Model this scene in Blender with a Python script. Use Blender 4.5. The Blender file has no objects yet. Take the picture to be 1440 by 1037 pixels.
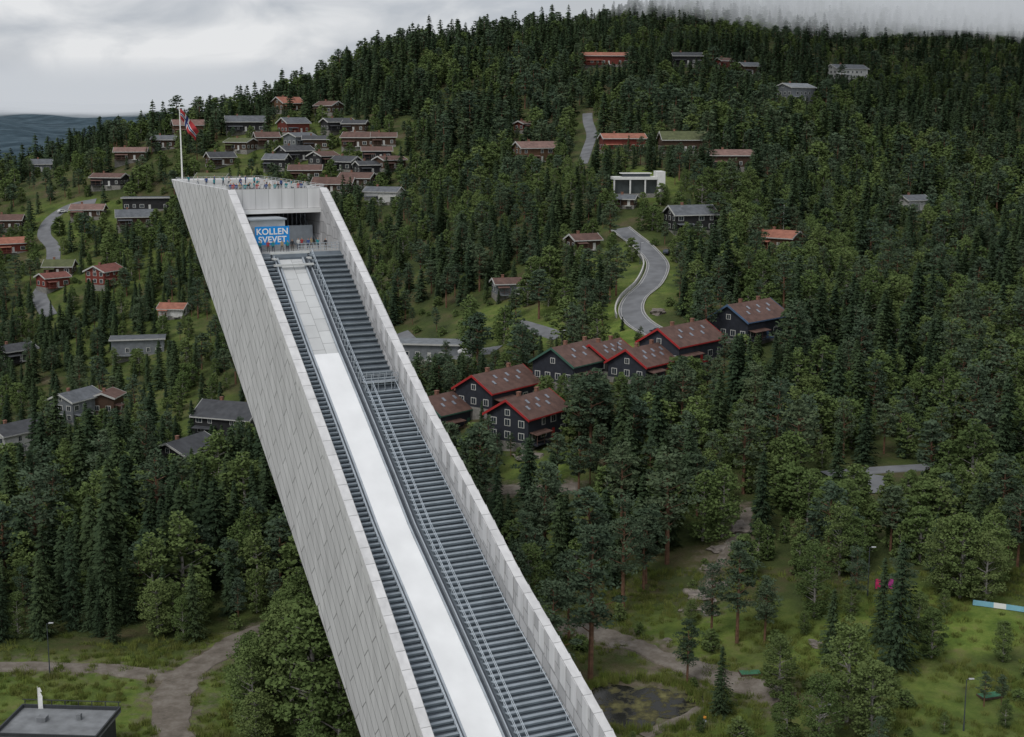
import bpy, bmesh, math, random
import numpy as np
from mathutils import Vector
random.seed(7); rng=np.random.default_rng(11)
scn=bpy.context.scene
scn.view_settings.view_transform='Standard'
scn.view_settings.look='None'
scn.view_settings.exposure=0
# ------------------------------------------------------------------ camera
F=1978.0; HZ=165.0
PIT=math.atan((518.5-HZ)/F); CP,SP=math.cos(PIT),math.sin(PIT)
cam=bpy.data.cameras.new("camera"); co=bpy.data.objects.new("camera",cam)
scn.collection.objects.link(co); scn.camera=co
co.rotation_euler=(math.pi/2-PIT,0,0); cam.lens=36*F/1440; cam.sensor_width=36
cam.clip_start=1; cam.clip_end=30000
# image-plane helpers: pixel position to view ray, world point to pixel
def ray(u,v):
    a=(u-720)/F; b=(518.5-v)/F
    return a, CP+b*SP, -SP+b*CP
def proj(x,y,z):
    d=y*CP-z*SP
    return 720+F*x/d, 518.5-F*(y*SP+z*CP)/d, d
# ------------------------------------------------------------------ terrain
YN=[-400,120,180,210,250,300,370,450,520,620,700,760,850,900,1050,1200,1500,2000,3000,4500,7000,12000]
UC=[-300,0,180,360,540,720,900,1080,1260,1440,1740]
T={
-300:[-84,-84,-83,-83,-85,-89,-93,-90,-82,-58,-42,-44,-70,-85,-120,-140,-170,-190,-130,20,40,40],
0:[-84,-84,-83,-82,-84,-88,-92,-88,-78,-52,-32,-34,-55,-70,-110,-130,-160,-180,-120,30,60,60],
180:[-84,-84,-83,-83,-84,-87,-90,-84,-72,-45,-20,-10,-24,-40,-90,-115,-150,-170,-110,28,60,60],
360:[-84,-84,-83,-83,-83,-84,-85,-76,-62,-38,-12,1,0,-10,-50,-80,-120,-140,-90,20,60,60],
540:[-84,-84,-84,-83,-82,-79,-73,-62,-50,-27,-5,10,36,42,20,-30,-100,-130,-80,20,60,60],
720:[-84,-84,-84,-82,-78,-70,-60,-50,-39,-20,-4,10,38,50,52,30,-40,-100,-80,20,60,60],
900:[-84,-84,-84,-81,-76,-69,-54,-42,-24,-10,4,13,32,42,72,88,70,0,-50,30,60,60],
1080:[-84,-84,-84,-80,-74,-67,-56,-46,-34,-18,-2,8,24,34,62,92,130,140,150,150,120,100],
1260:[-84,-82,-80,-76,-71,-70,-64,-56,-48,-36,-20,-8,10,22,50,84,140,200,220,200,150,100],
1440:[-84,-82,-80,-75,-73,-73,-68,-60,-52,-42,-26,-14,4,14,44,78,140,220,240,220,160,100],
1740:[-84,-82,-80,-75,-73,-73,-68,-60,-52,-42,-26,-14,4,14,44,78,140,220,240,220,160,100]}
def warp(y): return np.sign(y)*np.log1p(np.abs(y)/300.0)
wy=warp(np.array(YN,float)); NW=1200
wg=np.linspace(wy[0],wy[-1],NW)
kg=np.linspace((-300-720)/F,(1740-720)/F,120)
cols=np.array([np.interp(wg,wy,T[u]) for u in UC])
kc=np.array([(u-720)/F for u in UC])
G=np.array([[0.0]*NW for _ in kg])
for j in range(NW): G[:,j]=np.interp(kg,kc,cols[:,j])
def blur(A,n,ax):
    for _ in range(n):
        Bq=np.pad(A,[(1,1) if i==ax else (0,0) for i in range(2)],mode='edge')
        if ax==0: A=(Bq[:-2]+2*Bq[1:-1]+Bq[2:])/4
        else: A=(Bq[:,:-2]+2*Bq[:,1:-1]+Bq[:,2:])/4
    return A
G=blur(G,30,1); G=blur(G,14,0)
def hgt(x,y):
    x=np.asarray(x,float); y=np.asarray(y,float)
    k=x/np.maximum(y,120.0)
    ki=np.clip((k-kg[0])/(kg[1]-kg[0]),0,len(kg)-1.001)
    wi=np.clip((warp(y)-wg[0])/(wg[1]-wg[0]),0,NW-1.001)
    i=ki.astype(int); j=wi.astype(int); fi=ki-i; fj=wi-j
    z=G[i,j]*(1-fi)*(1-fj)+G[i+1,j]*fi*(1-fj)+G[i,j+1]*(1-fi)*fj+G[i+1,j+1]*fi*fj
    amp=np.clip((y-170)/200,0.15,1.6)
    n=np.sin(x/31+1.3)*np.sin(y/37+.4)+.6*np.sin(x/17+y/23)+.5*np.sin(x/53-y/41+2)
    z=z+amp*n*0.9
    far=np.clip((y-2200)/1500,0,1)
    z=z+far*(30*np.sin(x/700+1)+26*np.sin(x/310+y/500)+12*np.sin(x/120+y/200)+5*np.sin(x/47+y/90))
    return z
def hit(u,v):
    a,yy,zz=ray(u,v)
    t=np.concatenate([np.arange(90,1500,1.0),np.arange(1500,7000,10)])
    z=t*zz-hgt(t*a,t*yy)
    idx=np.where(z<0)[0]
    i=idx[0] if len(idx) else len(t)-1
    if i>0 and len(idx):
        z0,z1=z[i-1],z[i]; tt=t[i-1]+(t[i]-t[i-1])*z0/(z0-z1)
    else: tt=t[i]
    return a*tt, yy*tt
# ------------------------------------------------------------------ materials
MC={}
def nd(nt,t,**kw):
    n=nt.nodes.new(t)
    for k,v in kw.items(): setattr(n,k,v)
    return n
def mat(name,col,rough=.7,var=.25,scale=1.0,metal=0.0,spec=.3,bump=0.0,kind=None,alpha=None):
    if name in MC: return MC[name]
    m=bpy.data.materials.new(name); m.use_nodes=True; MC[name]=m
    nt=m.node_tree; b=nt.nodes['Principled BSDF']; L=nt.links
    b.inputs['Roughness'].default_value=rough; b.inputs['Metallic'].default_value=metal
    b.inputs['Specular IOR Level'].default_value=spec
    tc=nd(nt,'ShaderNodeTexCoord'); nz=nd(nt,'ShaderNodeTexNoise'); nz.inputs['Scale'].default_value=scale
    nz.inputs['Detail'].default_value=5
    L.new(tc.outputs['Object'],nz.inputs['Vector'])
    mp=nd(nt,'ShaderNodeMapRange'); mp.inputs[1].default_value=.3; mp.inputs[2].default_value=.7
    mp.inputs[3].default_value=1-var; mp.inputs[4].default_value=1+var
    L.new(nz.outputs['Fac'],mp.inputs[0])
    hv=nd(nt,'ShaderNodeVectorMath',operation='SCALE'); hv.inputs[0].default_value=col[:3]
    L.new(mp.outputs[0],hv.inputs['Scale'])
    out=hv.outputs[0]; hgtout=nz.outputs['Fac']
    if kind in('boards','tiles'):
        wv=nd(nt,'ShaderNodeTexWave'); wv.inputs['Scale'].default_value=1.6 if kind=='boards' else 2.2
        wv.bands_direction='X' if kind=='boards' else 'Z'
        wv.inputs['Distortion'].default_value=.4
        L.new(tc.outputs['Object'],wv.inputs['Vector'])
        m2=nd(nt,'ShaderNodeMapRange'); m2.inputs[3].default_value=.72; m2.inputs[4].default_value=1.12
        L.new(wv.outputs['Fac'],m2.inputs[0])
        h2=nd(nt,'ShaderNodeVectorMath',operation='SCALE'); L.new(out,h2.inputs[0]); L.new(m2.outputs[0],h2.inputs['Scale'])
        out=h2.outputs[0]; hgtout=wv.outputs['Fac']
    L.new(out,b.inputs['Base Color'])
    if bump>0:
        bp=nd(nt,'ShaderNodeBump'); bp.inputs['Strength'].default_value=bump; bp.inputs['Distance'].default_value=.1
        L.new(hgtout,bp.inputs['Height']); L.new(bp.outputs[0],b.inputs['Normal'])
    return m
def leafmat(name,c1,c2,c3,soft=.8):
    # diffuse foliage; normals eased towards the crown's outward direction so clumps shade as masses
    m=bpy.data.materials.new(name); m.use_nodes=True; nt=m.node_tree; L=nt.links
    for n in list(nt.nodes): nt.nodes.remove(n)
    out=nd(nt,'ShaderNodeOutputMaterial'); b=nd(nt,'ShaderNodeBsdfDiffuse'); L.new(b.outputs[0],out.inputs[0])
    tc=nd(nt,'ShaderNodeTexCoord'); nz=nd(nt,'ShaderNodeTexNoise'); nz.inputs['Scale'].default_value=.6; nz.inputs['Detail'].default_value=1
    L.new(tc.outputs['Object'],nz.inputs['Vector'])
    oi=nd(nt,'ShaderNodeObjectInfo'); ge=nd(nt,'ShaderNodeNewGeometry')
    ad=nd(nt,'ShaderNodeMath',operation='MULTIPLY_ADD'); L.new(nz.outputs['Fac'],ad.inputs[0]); ad.inputs[1].default_value=1.1
    a2=nd(nt,'ShaderNodeMath',operation='MULTIPLY_ADD'); L.new(oi.outputs['Random'],a2.inputs[0]); a2.inputs[1].default_value=.9; a2.inputs[2].default_value=-.52
    L.new(a2.outputs[0],ad.inputs[2])
    a3=nd(nt,'ShaderNodeMath',operation='MULTIPLY_ADD'); L.new(ge.outputs['Random Per Island'],a3.inputs[0]); a3.inputs[1].default_value=.36; a3.inputs[2].default_value=-.18
    a4=nd(nt,'ShaderNodeMath',operation='ADD',use_clamp=True); L.new(ad.outputs[0],a4.inputs[0]); L.new(a3.outputs[0],a4.inputs[1])
    mx=nd(nt,'ShaderNodeMix',data_type='RGBA'); mx.inputs[6].default_value=(*c1,1); mx.inputs[7].default_value=(*c2,1)
    L.new(a4.outputs[0],mx.inputs[0])
    fr=nd(nt,'ShaderNodeMath',operation='MULTIPLY'); L.new(oi.outputs['Random'],fr.inputs[0]); fr.inputs[1].default_value=7.31
    f2=nd(nt,'ShaderNodeMath',operation='FRACT'); L.new(fr.outputs[0],f2.inputs[0])
    f3=nd(nt,'ShaderNodeMath',operation='MULTIPLY'); L.new(f2.outputs[0],f3.inputs[0]); f3.inputs[1].default_value=.5
    m2=nd(nt,'ShaderNodeMix',data_type='RGBA'); L.new(f3.outputs[0],m2.inputs[0]); L.new(mx.outputs[2],m2.inputs[6]); m2.inputs[7].default_value=(*c3,1)
    L.new(m2.outputs[2],b.inputs['Color'])
    mu=nd(nt,'ShaderNodeVectorMath',operation='MULTIPLY'); L.new(tc.outputs['Object'],mu.inputs[0]); mu.inputs[1].default_value=(.22,.22,0)
    ad2=nd(nt,'ShaderNodeVectorMath',operation='ADD'); L.new(mu.outputs[0],ad2.inputs[0]); ad2.inputs[1].default_value=(0,0,soft)
    vt=nd(nt,'ShaderNodeVectorTransform',vector_type='VECTOR',convert_from='OBJECT',convert_to='WORLD'); L.new(ad2.outputs[0],vt.inputs[0])
    ad3=nd(nt,'ShaderNodeVectorMath',operation='ADD'); L.new(vt.outputs[0],ad3.inputs[0]); L.new(ge.outputs['Normal'],ad3.inputs[1])
    nm=nd(nt,'ShaderNodeVectorMath',operation='NORMALIZE'); L.new(ad3.outputs[0],nm.inputs[0]); L.new(nm.outputs[0],b.inputs['Normal'])
    return m
M_spr=leafmat('spruce_needles',(.029,.046,.025),(.070,.100,.045),(.044,.074,.046),.7)
M_pin=leafmat('pine_needles',(.050,.075,.045),(.105,.138,.074),(.072,.11,.078),.8)
M_dec=leafmat('birch_leaves',(.066,.098,.036),(.140,.182,.066),(.105,.158,.052),.8)
M_grs=leafmat('grass_blades',(.06,.09,.02),(.17,.22,.05),(.17,.15,.06),.5)
M_bark=mat('bark',(.09,.06,.045),.9,.4,2)
M_pbark=mat('pine_bark',(.17,.095,.06),.9,.4,2)
M_bbark=mat('birch_bark',(.36,.34,.31),.8,.45,3)
# ------------------------------------------------------------------ mesh utils
def mesh(name,V,Fc,mats,mi=None,uv=None,smooth=False):
    me=bpy.data.meshes.new(name); me.from_pydata([tuple(map(float,p)) for p in V],[],Fc)
    for m in mats: me.materials.append(m)
    if mi is not None: me.polygons.foreach_set('material_index',mi)
    if uv is not None:
        l=me.uv_layers.new(name='UVMap'); l.data.foreach_set('uv',[c for p in uv for c in p])
    if smooth: me.polygons.foreach_set('use_smooth',[True]*len(me.polygons))
    me.update(); return me
def obj(name,me,parent=None,loc=(0,0,0),rz=0,coll=None):
    o=bpy.data.objects.new(name,me); (coll or scn.collection).objects.link(o)
    o.location=loc; o.rotation_euler=(0,0,rz)
    if parent: o.parent=parent
    return o
def empty(name,loc=(0,0,0),rz=0):
    e=bpy.data.objects.new(name,None); e.empty_display_size=.5; scn.collection.objects.link(e); e.location=loc; e.rotation_euler=(0,0,rz); return e
class B:
    def __init__(s): s.V=[];s.F=[];s.M=[];s.U=[]
    def quad(s,a,b,c,d,m=0,uv=None):
        i=len(s.V); s.V+=[a,b,c,d]; s.F.append((i,i+1,i+2,i+3)); s.M.append(m)
        s.U+= uv if uv else [(0,0),(1,0),(1,1),(0,1)]
    def poly(s,pts,m=0,uv=None):
        i=len(s.V); s.V+=pts; s.F.append(tuple(range(i,i+len(pts)))); s.M.append(m); s.U+=uv if uv else [(0,0)]*len(pts)
    def hexa(s,p,m=0):
        for q in((0,3,2,1),(4,5,6,7),(0,1,5,4),(1,2,6,5),(2,3,7,6),(3,0,4,7)): s.quad(*[p[k] for k in q],m)
    def box(s,x0,x1,y0,y1,z0,z1,m=0):
        s.hexa([(x0,y0,z0),(x1,y0,z0),(x1,y1,z0),(x0,y1,z0),(x0,y0,z1),(x1,y0,z1),(x1,y1,z1),(x0,y1,z1)],m)
    def tube(s,a,b,ra,rb,n=6,m=0,cap=True):
        a=Vector(a); b=Vector(b); d=(b-a)
        if d.length<1e-6: return
        d.normalize(); x=d.orthogonal().normalized(); y=d.cross(x)
        A=[tuple(a+x*math.cos(6.2832*i/n)*ra+y*math.sin(6.2832*i/n)*ra) for i in range(n)]
        C=[tuple(b+x*math.cos(6.2832*i/n)*rb+y*math.sin(6.2832*i/n)*rb) for i in range(n)]
        for i in range(n):
            j=(i+1)%n; s.quad(A[i],A[j],C[j],C[i],m)
        if cap: s.poly(C,m); s.poly(A[::-1],m)
    def me(s,name,mats,smooth=False): return mesh(name,s.V,s.F,mats,s.M,s.U,smooth)
# ------------------------------------------------------------------ trees
def tufts(b,C,A,Bv,m):
    for c,a,w in zip(C,A,Bv):
        b.quad(tuple(c-a),tuple(c-w*.9+a*.1),tuple(c+a),tuple(c+w),m)
def rdir(r):
    v=r.normal(size=3); return v/np.linalg.norm(v)
def spruce(seed,h,br,levels,tf):
    r=np.random.default_rng(seed); b=B()
    b.tube((0,0,-1),(0,0,h*.97),h*.013+.08,.03,5,1)
    C=[];A=[];W=[]
    lop=r.random()*6.28
    for l in range(levels):
        zf=(l/levels)**.92; z=h*(.05+.94*zf); R=br*(1-zf)**.8*(.78+.42*r.random())+.18
        nb=int(5+5*(1-zf)) if levels>18 else int(4+4*(1-zf)); az0=r.random()*6.28
        for i in range(nb):
            az=az0+6.283*i/nb+r.normal()*.25; ln=R*(.55+.6*r.random())*(1+.15*math.cos(az-lop)); n=int(math.ceil(ln/tf))+(1 if tf<.8 else 0)
            dx=np.array([math.cos(az),math.sin(az),0]); sd=np.array([-dx[1],dx[0],0]); zz=z+r.normal()*.15
            for k in range(n):
                q=(k+.5+.3*r.random())/n; rr=ln*q
                fan=.32*(1-q)*ln+.12
                for e in (-1,1):
                    c=dx*rr+sd*e*fan*r.random()+np.array([0,0,zz-.16*rr-.10*rr*rr/max(R,.5)+.10*ln*q**3-.12*r.random()])
                    a=(dx*(.7+.2*r.random())+sd*e*.45+np.array([0,0,-.35+.2*r.normal()]))*tf*.75
                    w=(sd*.8+np.array([0,0,-.55*abs(r.normal())])+dx*.1)*tf*.42
                    C.append(c);A.append(a);W.append(w)
    for k in range(6):
        C.append(np.array([r.normal()*.06,r.normal()*.06,h*(.93+.013*k)]));A.append(np.array([0,0,min(tf,.6)*.45]));W.append(rdir(r)*min(tf,.6)*.25)
    tufts(b,C,A,W,0)
    return b.me('spruce_mesh',[M_spr,M_bark])
def clumpy(seed,h,kind,nlm=1.0,szm=1.0):
    r=np.random.default_rng(seed); b=B(); lean=r.normal(size=2)*.02*h
    top=np.array([lean[0],lean[1],h*.93]); tr=h*.014+.06
    mid=np.array([lean[0]*.3+r.normal()*.1,lean[1]*.3,h*.5])
    b.tube((0,0,-1),tuple(mid),tr,tr*.7,6,1); b.tube(tuple(mid),tuple(top),tr*.7,.04,5,1)
    if kind=='pine': z0,rmax,nc,nl,cr,sz=.36,.155*h,34,46,.085*h*.8,.33
    elif kind=='dec': z0,rmax,nc,nl,cr,sz=.08,.21*h,50,44,.10*h*.8,.32
    else: z0,rmax,nc,nl,cr,sz=.02,.42*h,26,30,.2*h,.28
    nl=int(nl*nlm); sz*=szm
    if kind=='dec': nc=int(nc*(1+.25*(nlm>1)))
    C=[];A=[];W=[]
    for i in range(nc):
        f=(i+.5)/nc; f=f+r.normal()*.03; z=h*(z0+(.99-z0)*f)
        g=max(0.0,min(1.0,f))
        if kind=='pine': prof=(math.sin(math.pi*min(1,.22+.74*g))**.7)*(1.0 if g>.25 else .75)
        else: prof=math.sin(math.pi*(.16+.80*g))**.75
        az=i*2.4+r.normal()*.5; rad=rmax*prof*(.3+.85*r.random()**.7)
        ax=np.array([lean[0]*g,lean[1]*g,0]); c=ax+np.array([math.cos(az)*rad,math.sin(az)*rad,z])
        st=ax+np.array([0,0,max(h*.05,z-rad*.55)])
        if nlm>=1: b.tube(tuple(st),tuple(c),.05+.02*rad,.02,3,1,False)
        ccr=cr*(.55+.85*r.random()); fl=.5 if kind=='pine' else .7
        for k in range(nl):
            d=rdir(r); d[2]=d[2] if d[2]>-.4 else d[2]*.4
            p=c+d*ccr*np.array([1,1,fl])*(.4+.7*r.random()**.5)
            a=rdir(r); a[2]*=.7; w=np.cross(a,rdir(r)); w/=np.linalg.norm(w)+1e-6; s=sz*(.5+.8*r.random())
            if kind=='pine': a=a*s*1.1; w=w*s*.5
            else: a=a*s; w=w*s*.7
            C.append(p);A.append(a);W.append(w)
    tufts(b,C,A,W,0)
    return b.me(kind+'_mesh',[M_pin if kind=='pine' else M_dec, M_pbark if kind=='pine' else M_bbark])
def grass_tuft(seed,h):
    r=np.random.default_rng(seed); b=B()
    for i in range(46):
        a=r.random()*6.28; q=r.random()**.5*.55; x,y=q*math.cos(a),q*math.sin(a); t=r.normal(size=2)*.22; hh_=h*(.5+.7*r.random()); w=.03+.03*r.random(); c=r.random()*3.14
        b.quad((x-w*math.cos(c),y-w*math.sin(c),-.1),(x+w*math.cos(c),y+w*math.sin(c),-.1),(x+t[0]+.01,y+t[1],hh_),(x+t[0],y+t[1],hh_*.98))
    return b.me('tuft_mesh',[M_grs])
protos=[]; meta=[]
SPR=[(17,3.0,25),(15,2.3,23),(19,2.8,27),(12,2.6,19)]
for i,(h,br,lv) in enumerate(SPR): protos.append(spruce(100+i,h,br,lv,.66)); meta.append(('spruce',h))
for i,h in enumerate([15,13,16.5,12]): protos.append(clumpy(200+i,h,'pine')); meta.append(('pine',h))
for i,h in enumerate([12,10,13.5,9]): protos.append(clumpy(300+i,h,'dec')); meta.append(('dec',h))
protos.append(clumpy(400,3.6,'bush')); meta.append(('bush',3.6)); protos.append(clumpy(401,3.0,'bush')); meta.append(('bush',3.0))
protos.append(grass_tuft(1,.8)); protos.append(grass_tuft(2,.55)); meta+=[('g',1),('g',1)]
for i,(h,br,lv) in enumerate(SPR): protos.append(spruce(150+i,h,br,int(lv*.68),1.0)); meta.append(('spruce',h))
for i,h in enumerate([15,13,16.5,12]): protos.append(clumpy(250+i,h,'pine',.42,1.6)); meta.append(('pine',h))
for i,h in enumerate([12,10,13.5,9]): protos.append(clumpy(350+i,h,'dec',.5,1.5)); meta.append(('dec',h))
NEAR={0:[spruce(500+i,h,br,lv,.40) for i,(h,br,lv) in enumerate([(17,3.0,36),(15,2.4,33),(19,2.9,38)])],
 1:[clumpy(600+i,h,'pine',2.0,.66) for i,h in enumerate([15,13,16.5])],
 2:[clumpy(700+i,h,'dec',2.6,.56) for i,h in enumerate([12,10,13.5])]}
NH={0:[17,15,19],1:[15,13,16.5],2:[12,10,13.5]}
tcoll=bpy.data.collections.new('tree_kinds')
for i,me in enumerate(protos):
    o=bpy.data.objects.new('kind_%02d'%i,me); tcoll.objects.link(o)
def scatter(name,P):
    me=bpy.data.meshes.new(name); me.from_pydata([p[:3] for p in P],[],[])
    for an,ty,ix in(('sx','FLOAT',3),('sz','FLOAT',4),('rz','FLOAT',5),('pi','INT',6)):
        at=me.attributes.new(an,ty,'POINT'); at.data.foreach_set('value',[p[ix] for p in P])
    o=obj(name,me)
    ng=bpy.data.node_groups.new(name+'_nodes','GeometryNodeTree')
    ng.interface.new_socket('Geometry',in_out='INPUT',socket_type='NodeSocketGeometry'); ng.interface.new_socket('Geometry',in_out='OUTPUT',socket_type='NodeSocketGeometry')
    gi=ng.nodes.new('NodeGroupInput'); go=ng.nodes.new('NodeGroupOutput'); L=ng.links
    ci=ng.nodes.new('GeometryNodeCollectionInfo'); ci.inputs['Collection'].default_value=tcoll
    ci.inputs['Separate Children'].default_value=True; ci.inputs['Reset Children'].default_value=True
    ip=ng.nodes.new('GeometryNodeInstanceOnPoints'); ip.inputs['Pick Instance'].default_value=True
    def na(n,t):
        a=ng.nodes.new('GeometryNodeInputNamedAttribute'); a.data_type=t; a.inputs['Name'].default_value=n; return a.outputs['Attribute']
    c1=ng.nodes.new('ShaderNodeCombineXYZ'); c2=ng.nodes.new('ShaderNodeCombineXYZ')
    L.new(na('rz','FLOAT'),c1.inputs[2]); sx=na('sx','FLOAT'); L.new(sx,c2.inputs[0]); L.new(sx,c2.inputs[1]); L.new(na('sz','FLOAT'),c2.inputs[2])
    L.new(gi.outputs[0],ip.inputs['Points']); L.new(ci.outputs[0],ip.inputs['Instance']); L.new(na('pi','INT'),ip.inputs['Instance Index'])
    L.new(c1.outputs[0],ip.inputs['Rotation']); L.new(c2.outputs[0],ip.inputs['Scale']); L.new(ip.outputs[0],go.inputs[0])
    md=o.modifiers.new('instances','NODES'); md.node_group=ng
    return o
# ------------------------------------------------------------------ roads
def spline(P,step=2.5):
    P=[np.array(p,float) for p in P]; P=[2*P[0]-P[1]]+P+[2*P[-1]-P[-2]]; out=[]
    for i in range(1,len(P)-2):
        n=max(2,int(np.linalg.norm(P[i+1]-P[i])/step))
        for k in range(n):
            t=k/n; a,b,c,d=P[i-1],P[i],P[i+1],P[i+2]
            out.append(.5*((2*b)+(-a+c)*t+(2*a-5*b+4*c-d)*t*t+(-a+3*b-3*c+d)*t**3))
    out.append(P[-2]); return out
ROADPTS=[]; DIRT=[]
M_asph=mat('asphalt',(.17,.175,.185),.85,.22,.25,bump=.1)
M_kerb=mat('kerb_stone',(.38,.37,.35),.8,.2,2)
M_wallc=mat('road_wall_concrete',(.48,.47,.45),.8,.2,1)
M_line=mat('road_paint',(.55,.55,.53),.7,.3,2)
M_dirt=bpy.data.materials.new('gravel_path'); M_dirt.use_nodes=True
nt=M_dirt.node_tree; p=nt.nodes['Principled BSDF']; p.inputs['Roughness'].default_value=.95
ge=nd(nt,'ShaderNodeNewGeometry'); n1=nd(nt,'ShaderNodeTexNoise'); n1.inputs['Scale'].default_value=.45; n1.inputs['Detail'].default_value=10; n1.inputs['Roughness'].default_value=.7; nt.links.new(ge.outputs['Position'],n1.inputs['Vector'])
cr=nd(nt,'ShaderNodeValToRGB'); cr.color_ramp.elements.new(.5)
for e_,(ps,cl) in zip(cr.color_ramp.elements,[(.30,(.085,.072,.055)),(.48,(.155,.132,.108)),(.68,(.24,.215,.185))]): e_.position=ps; e_.color=(*cl,1)
nt.links.new(n1.outputs['Fac'],cr.inputs[0]); nt.links.new(cr.outputs[0],p.inputs['Base Color'])
bp=nd(nt,'ShaderNodeBump'); bp.inputs['Strength'].default_value=.6; bp.inputs['Distance'].default_value=.2; nt.links.new(n1.outputs['Fac'],bp.inputs['Height']); nt.links.new(bp.outputs[0],p.inputs['Normal'])
def ribbon(name,uvp,width,m,lift=.18,kerb=False,line=False,rough=0):
    W=[hit(*p) for p in uvp]
    C=spline(W,2.5 if not rough else 1.2); b=B(); n=len(C); ns=4
    N=[]
    for i in range(n):
        t=C[min(i+1,n-1)]-C[max(i-1,0)]; t/=np.linalg.norm(t)+1e-9; N.append(np.array([-t[1],t[0]]))
    w=width if callable(width) else (lambda f:width)
    def row(i,offs,up):
        out=[]
        for o in offs:
            p=C[i]+N[i]*o; out.append((p[0],p[1],float(hgt(p[0],p[1]))+up))
        return out
    jl=[rough*(.6*math.sin(i*.31)+.4*math.sin(i*.83+1)+.3*rng.normal()) for i in range(n)]; jr=[rough*(.6*math.sin(i*.27+2)+.4*math.sin(i*.71)+.3*rng.normal()) for i in range(n)]
    for i in range(n-1):
        w0=w(i/n)/2; w1=w((i+1)/n)/2
        offs0=[-w0-jl[i]+(2*w0+jl[i]+jr[i])*k/ns for k in range(ns+1)]; offs1=[-w1-jl[i+1]+(2*w1+jl[i+1]+jr[i+1])*k/ns for k in range(ns+1)]
        r0=row(i,offs0,lift); r1=row(i+1,offs1,lift)
        for k in range(ns): b.quad(r0[k],r0[k+1],r1[k+1],r1[k],0)
        e0=row(i,[offs0[0]-.5,offs0[-1]+.5],-.4); e1=row(i+1,[offs1[0]-.5,offs1[-1]+.5],-.4)
        b.quad(e0[0],r0[0],r1[0],e1[0],1 if kerb else 0); b.quad(r0[-1],e0[1],e1[1],r1[-1],1 if kerb else 0)
        if kerb:
            for s in(-1,1):
                q0=row(i,[s*w0,s*(w0+.3)],lift+.12); q1=row(i+1,[s*w1,s*(w1+.3)],lift+.12); g0=row(i,[s*w0],lift); g1=row(i+1,[s*w1],lift)
                b.quad(q0[0],q0[1],q1[1],q1[0],1); b.quad(g0[0],q0[0],q1[0],g1[0],1)
        if line:
            for o_ in(-w0+.5,w0-.5):
                q0=row(i,[o_-.06,o_+.06],lift+.02); q1=row(i+1,[o_-.06,o_+.06],lift+.02); b.quad(q0[0],q0[1],q1[1],q1[0],2)
    obj(name,b.me(name,[m,M_kerb,M_line]))
    st=2 if not rough else 4
    for c in C[::st]:
        ROADPTS.append((c[0],c[1],w(.5)/2))
        if rough: DIRT.append((c[0],c[1],w(.5)/2))
    return C,N
Cm,Nm=ribbon('road',[(872,322),(885,332),(908,350),(925,372),(916,398),(893,420),(888,440),(903,458),(935,474),(960,478)],lambda f:6.6,M_asph,kerb=True,line=True)
Cu,_=ribbon('road',[(826,160),(827,172),(832,190),(826,210),(818,232)],4.6,M_asph)
ribbon('road',[(135,283),(100,290),(72,308),(62,330),(75,350),(70,390),(55,415),(70,445)],5.5,M_asph)
ribbon('road',[(560,470),(585,490),(640,500),(700,492)],6,M_asph)
ribbon('road',[(725,455),(760,465),(790,475)],5,M_asph)
ribbon('gravel_path',[(395,880),(345,898),(300,925),(262,948),(245,975),(243,1010),(255,1075)],lambda f:5.2,M_dirt,lift=.12,rough=.55)
ribbon('gravel_path',[(-80,938),(60,938),(150,942),(225,950),(262,952)],3.4,M_dirt,lift=.15,rough=.45)
ribbon('gravel_path',[(690,690),(760,690),(815,684)],3.6,M_dirt,rough=.3)
ribbon('gravel_path',[(790,880),(850,893),(910,915),(960,938),(1040,960),(1100,985)],lambda f:4.2,M_dirt,rough=.7)
ribbon('gravel_path',[(1160,668),(1230,662),(1345,655)],3.6,M_asph)
ribbon('gravel_path',[(1232,695),(1222,680),(1225,668)],6,M_asph)
ribbon('gravel_path',[(905,1037),(960,1010),(1000,985)],1.4,M_dirt,rough=.3)
ribbon('gravel_path',[(985,860),(995,820),(1020,780),(1045,745),(1050,715)],1.6,M_dirt,rough=.6)
b=B(); sgn=None
seg=[i for i in range(len(Cm)) if .12<i/len(Cm)<.78]
for a in seg[:-1]:
    p=Cm[a];q=Cm[a+1]; s=1 if (Nm[a][0]<0) else -1; pts=[]
    for (c,nn) in((p,Nm[a]),(q,Nm[a+1])):
        ss=1 if nn[0]<0 else -1
        if abs(nn[0])<.15: ss=s
        pts.append((c+nn*ss*4.2,c+nn*ss*4.6))
    z0=float(hgt(*pts[0][0])); z1=float(hgt(*pts[1][0]))
    if s!=(sgn or s): sgn=s; continue
    sgn=s
    b.hexa([(*pts[0][0],z0-1.5),(*pts[1][0],z1-1.5),(*pts[1][1],z1-1.5),(*pts[0][1],z0-1.5),(*pts[0][0],z0+1.1),(*pts[1][0],z1+1.1),(*pts[1][1],z1+1.1),(*pts[0][1],z0+1.1)])
obj('retaining_wall',b.me('retaining_wall',[M_wallc]))
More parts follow.
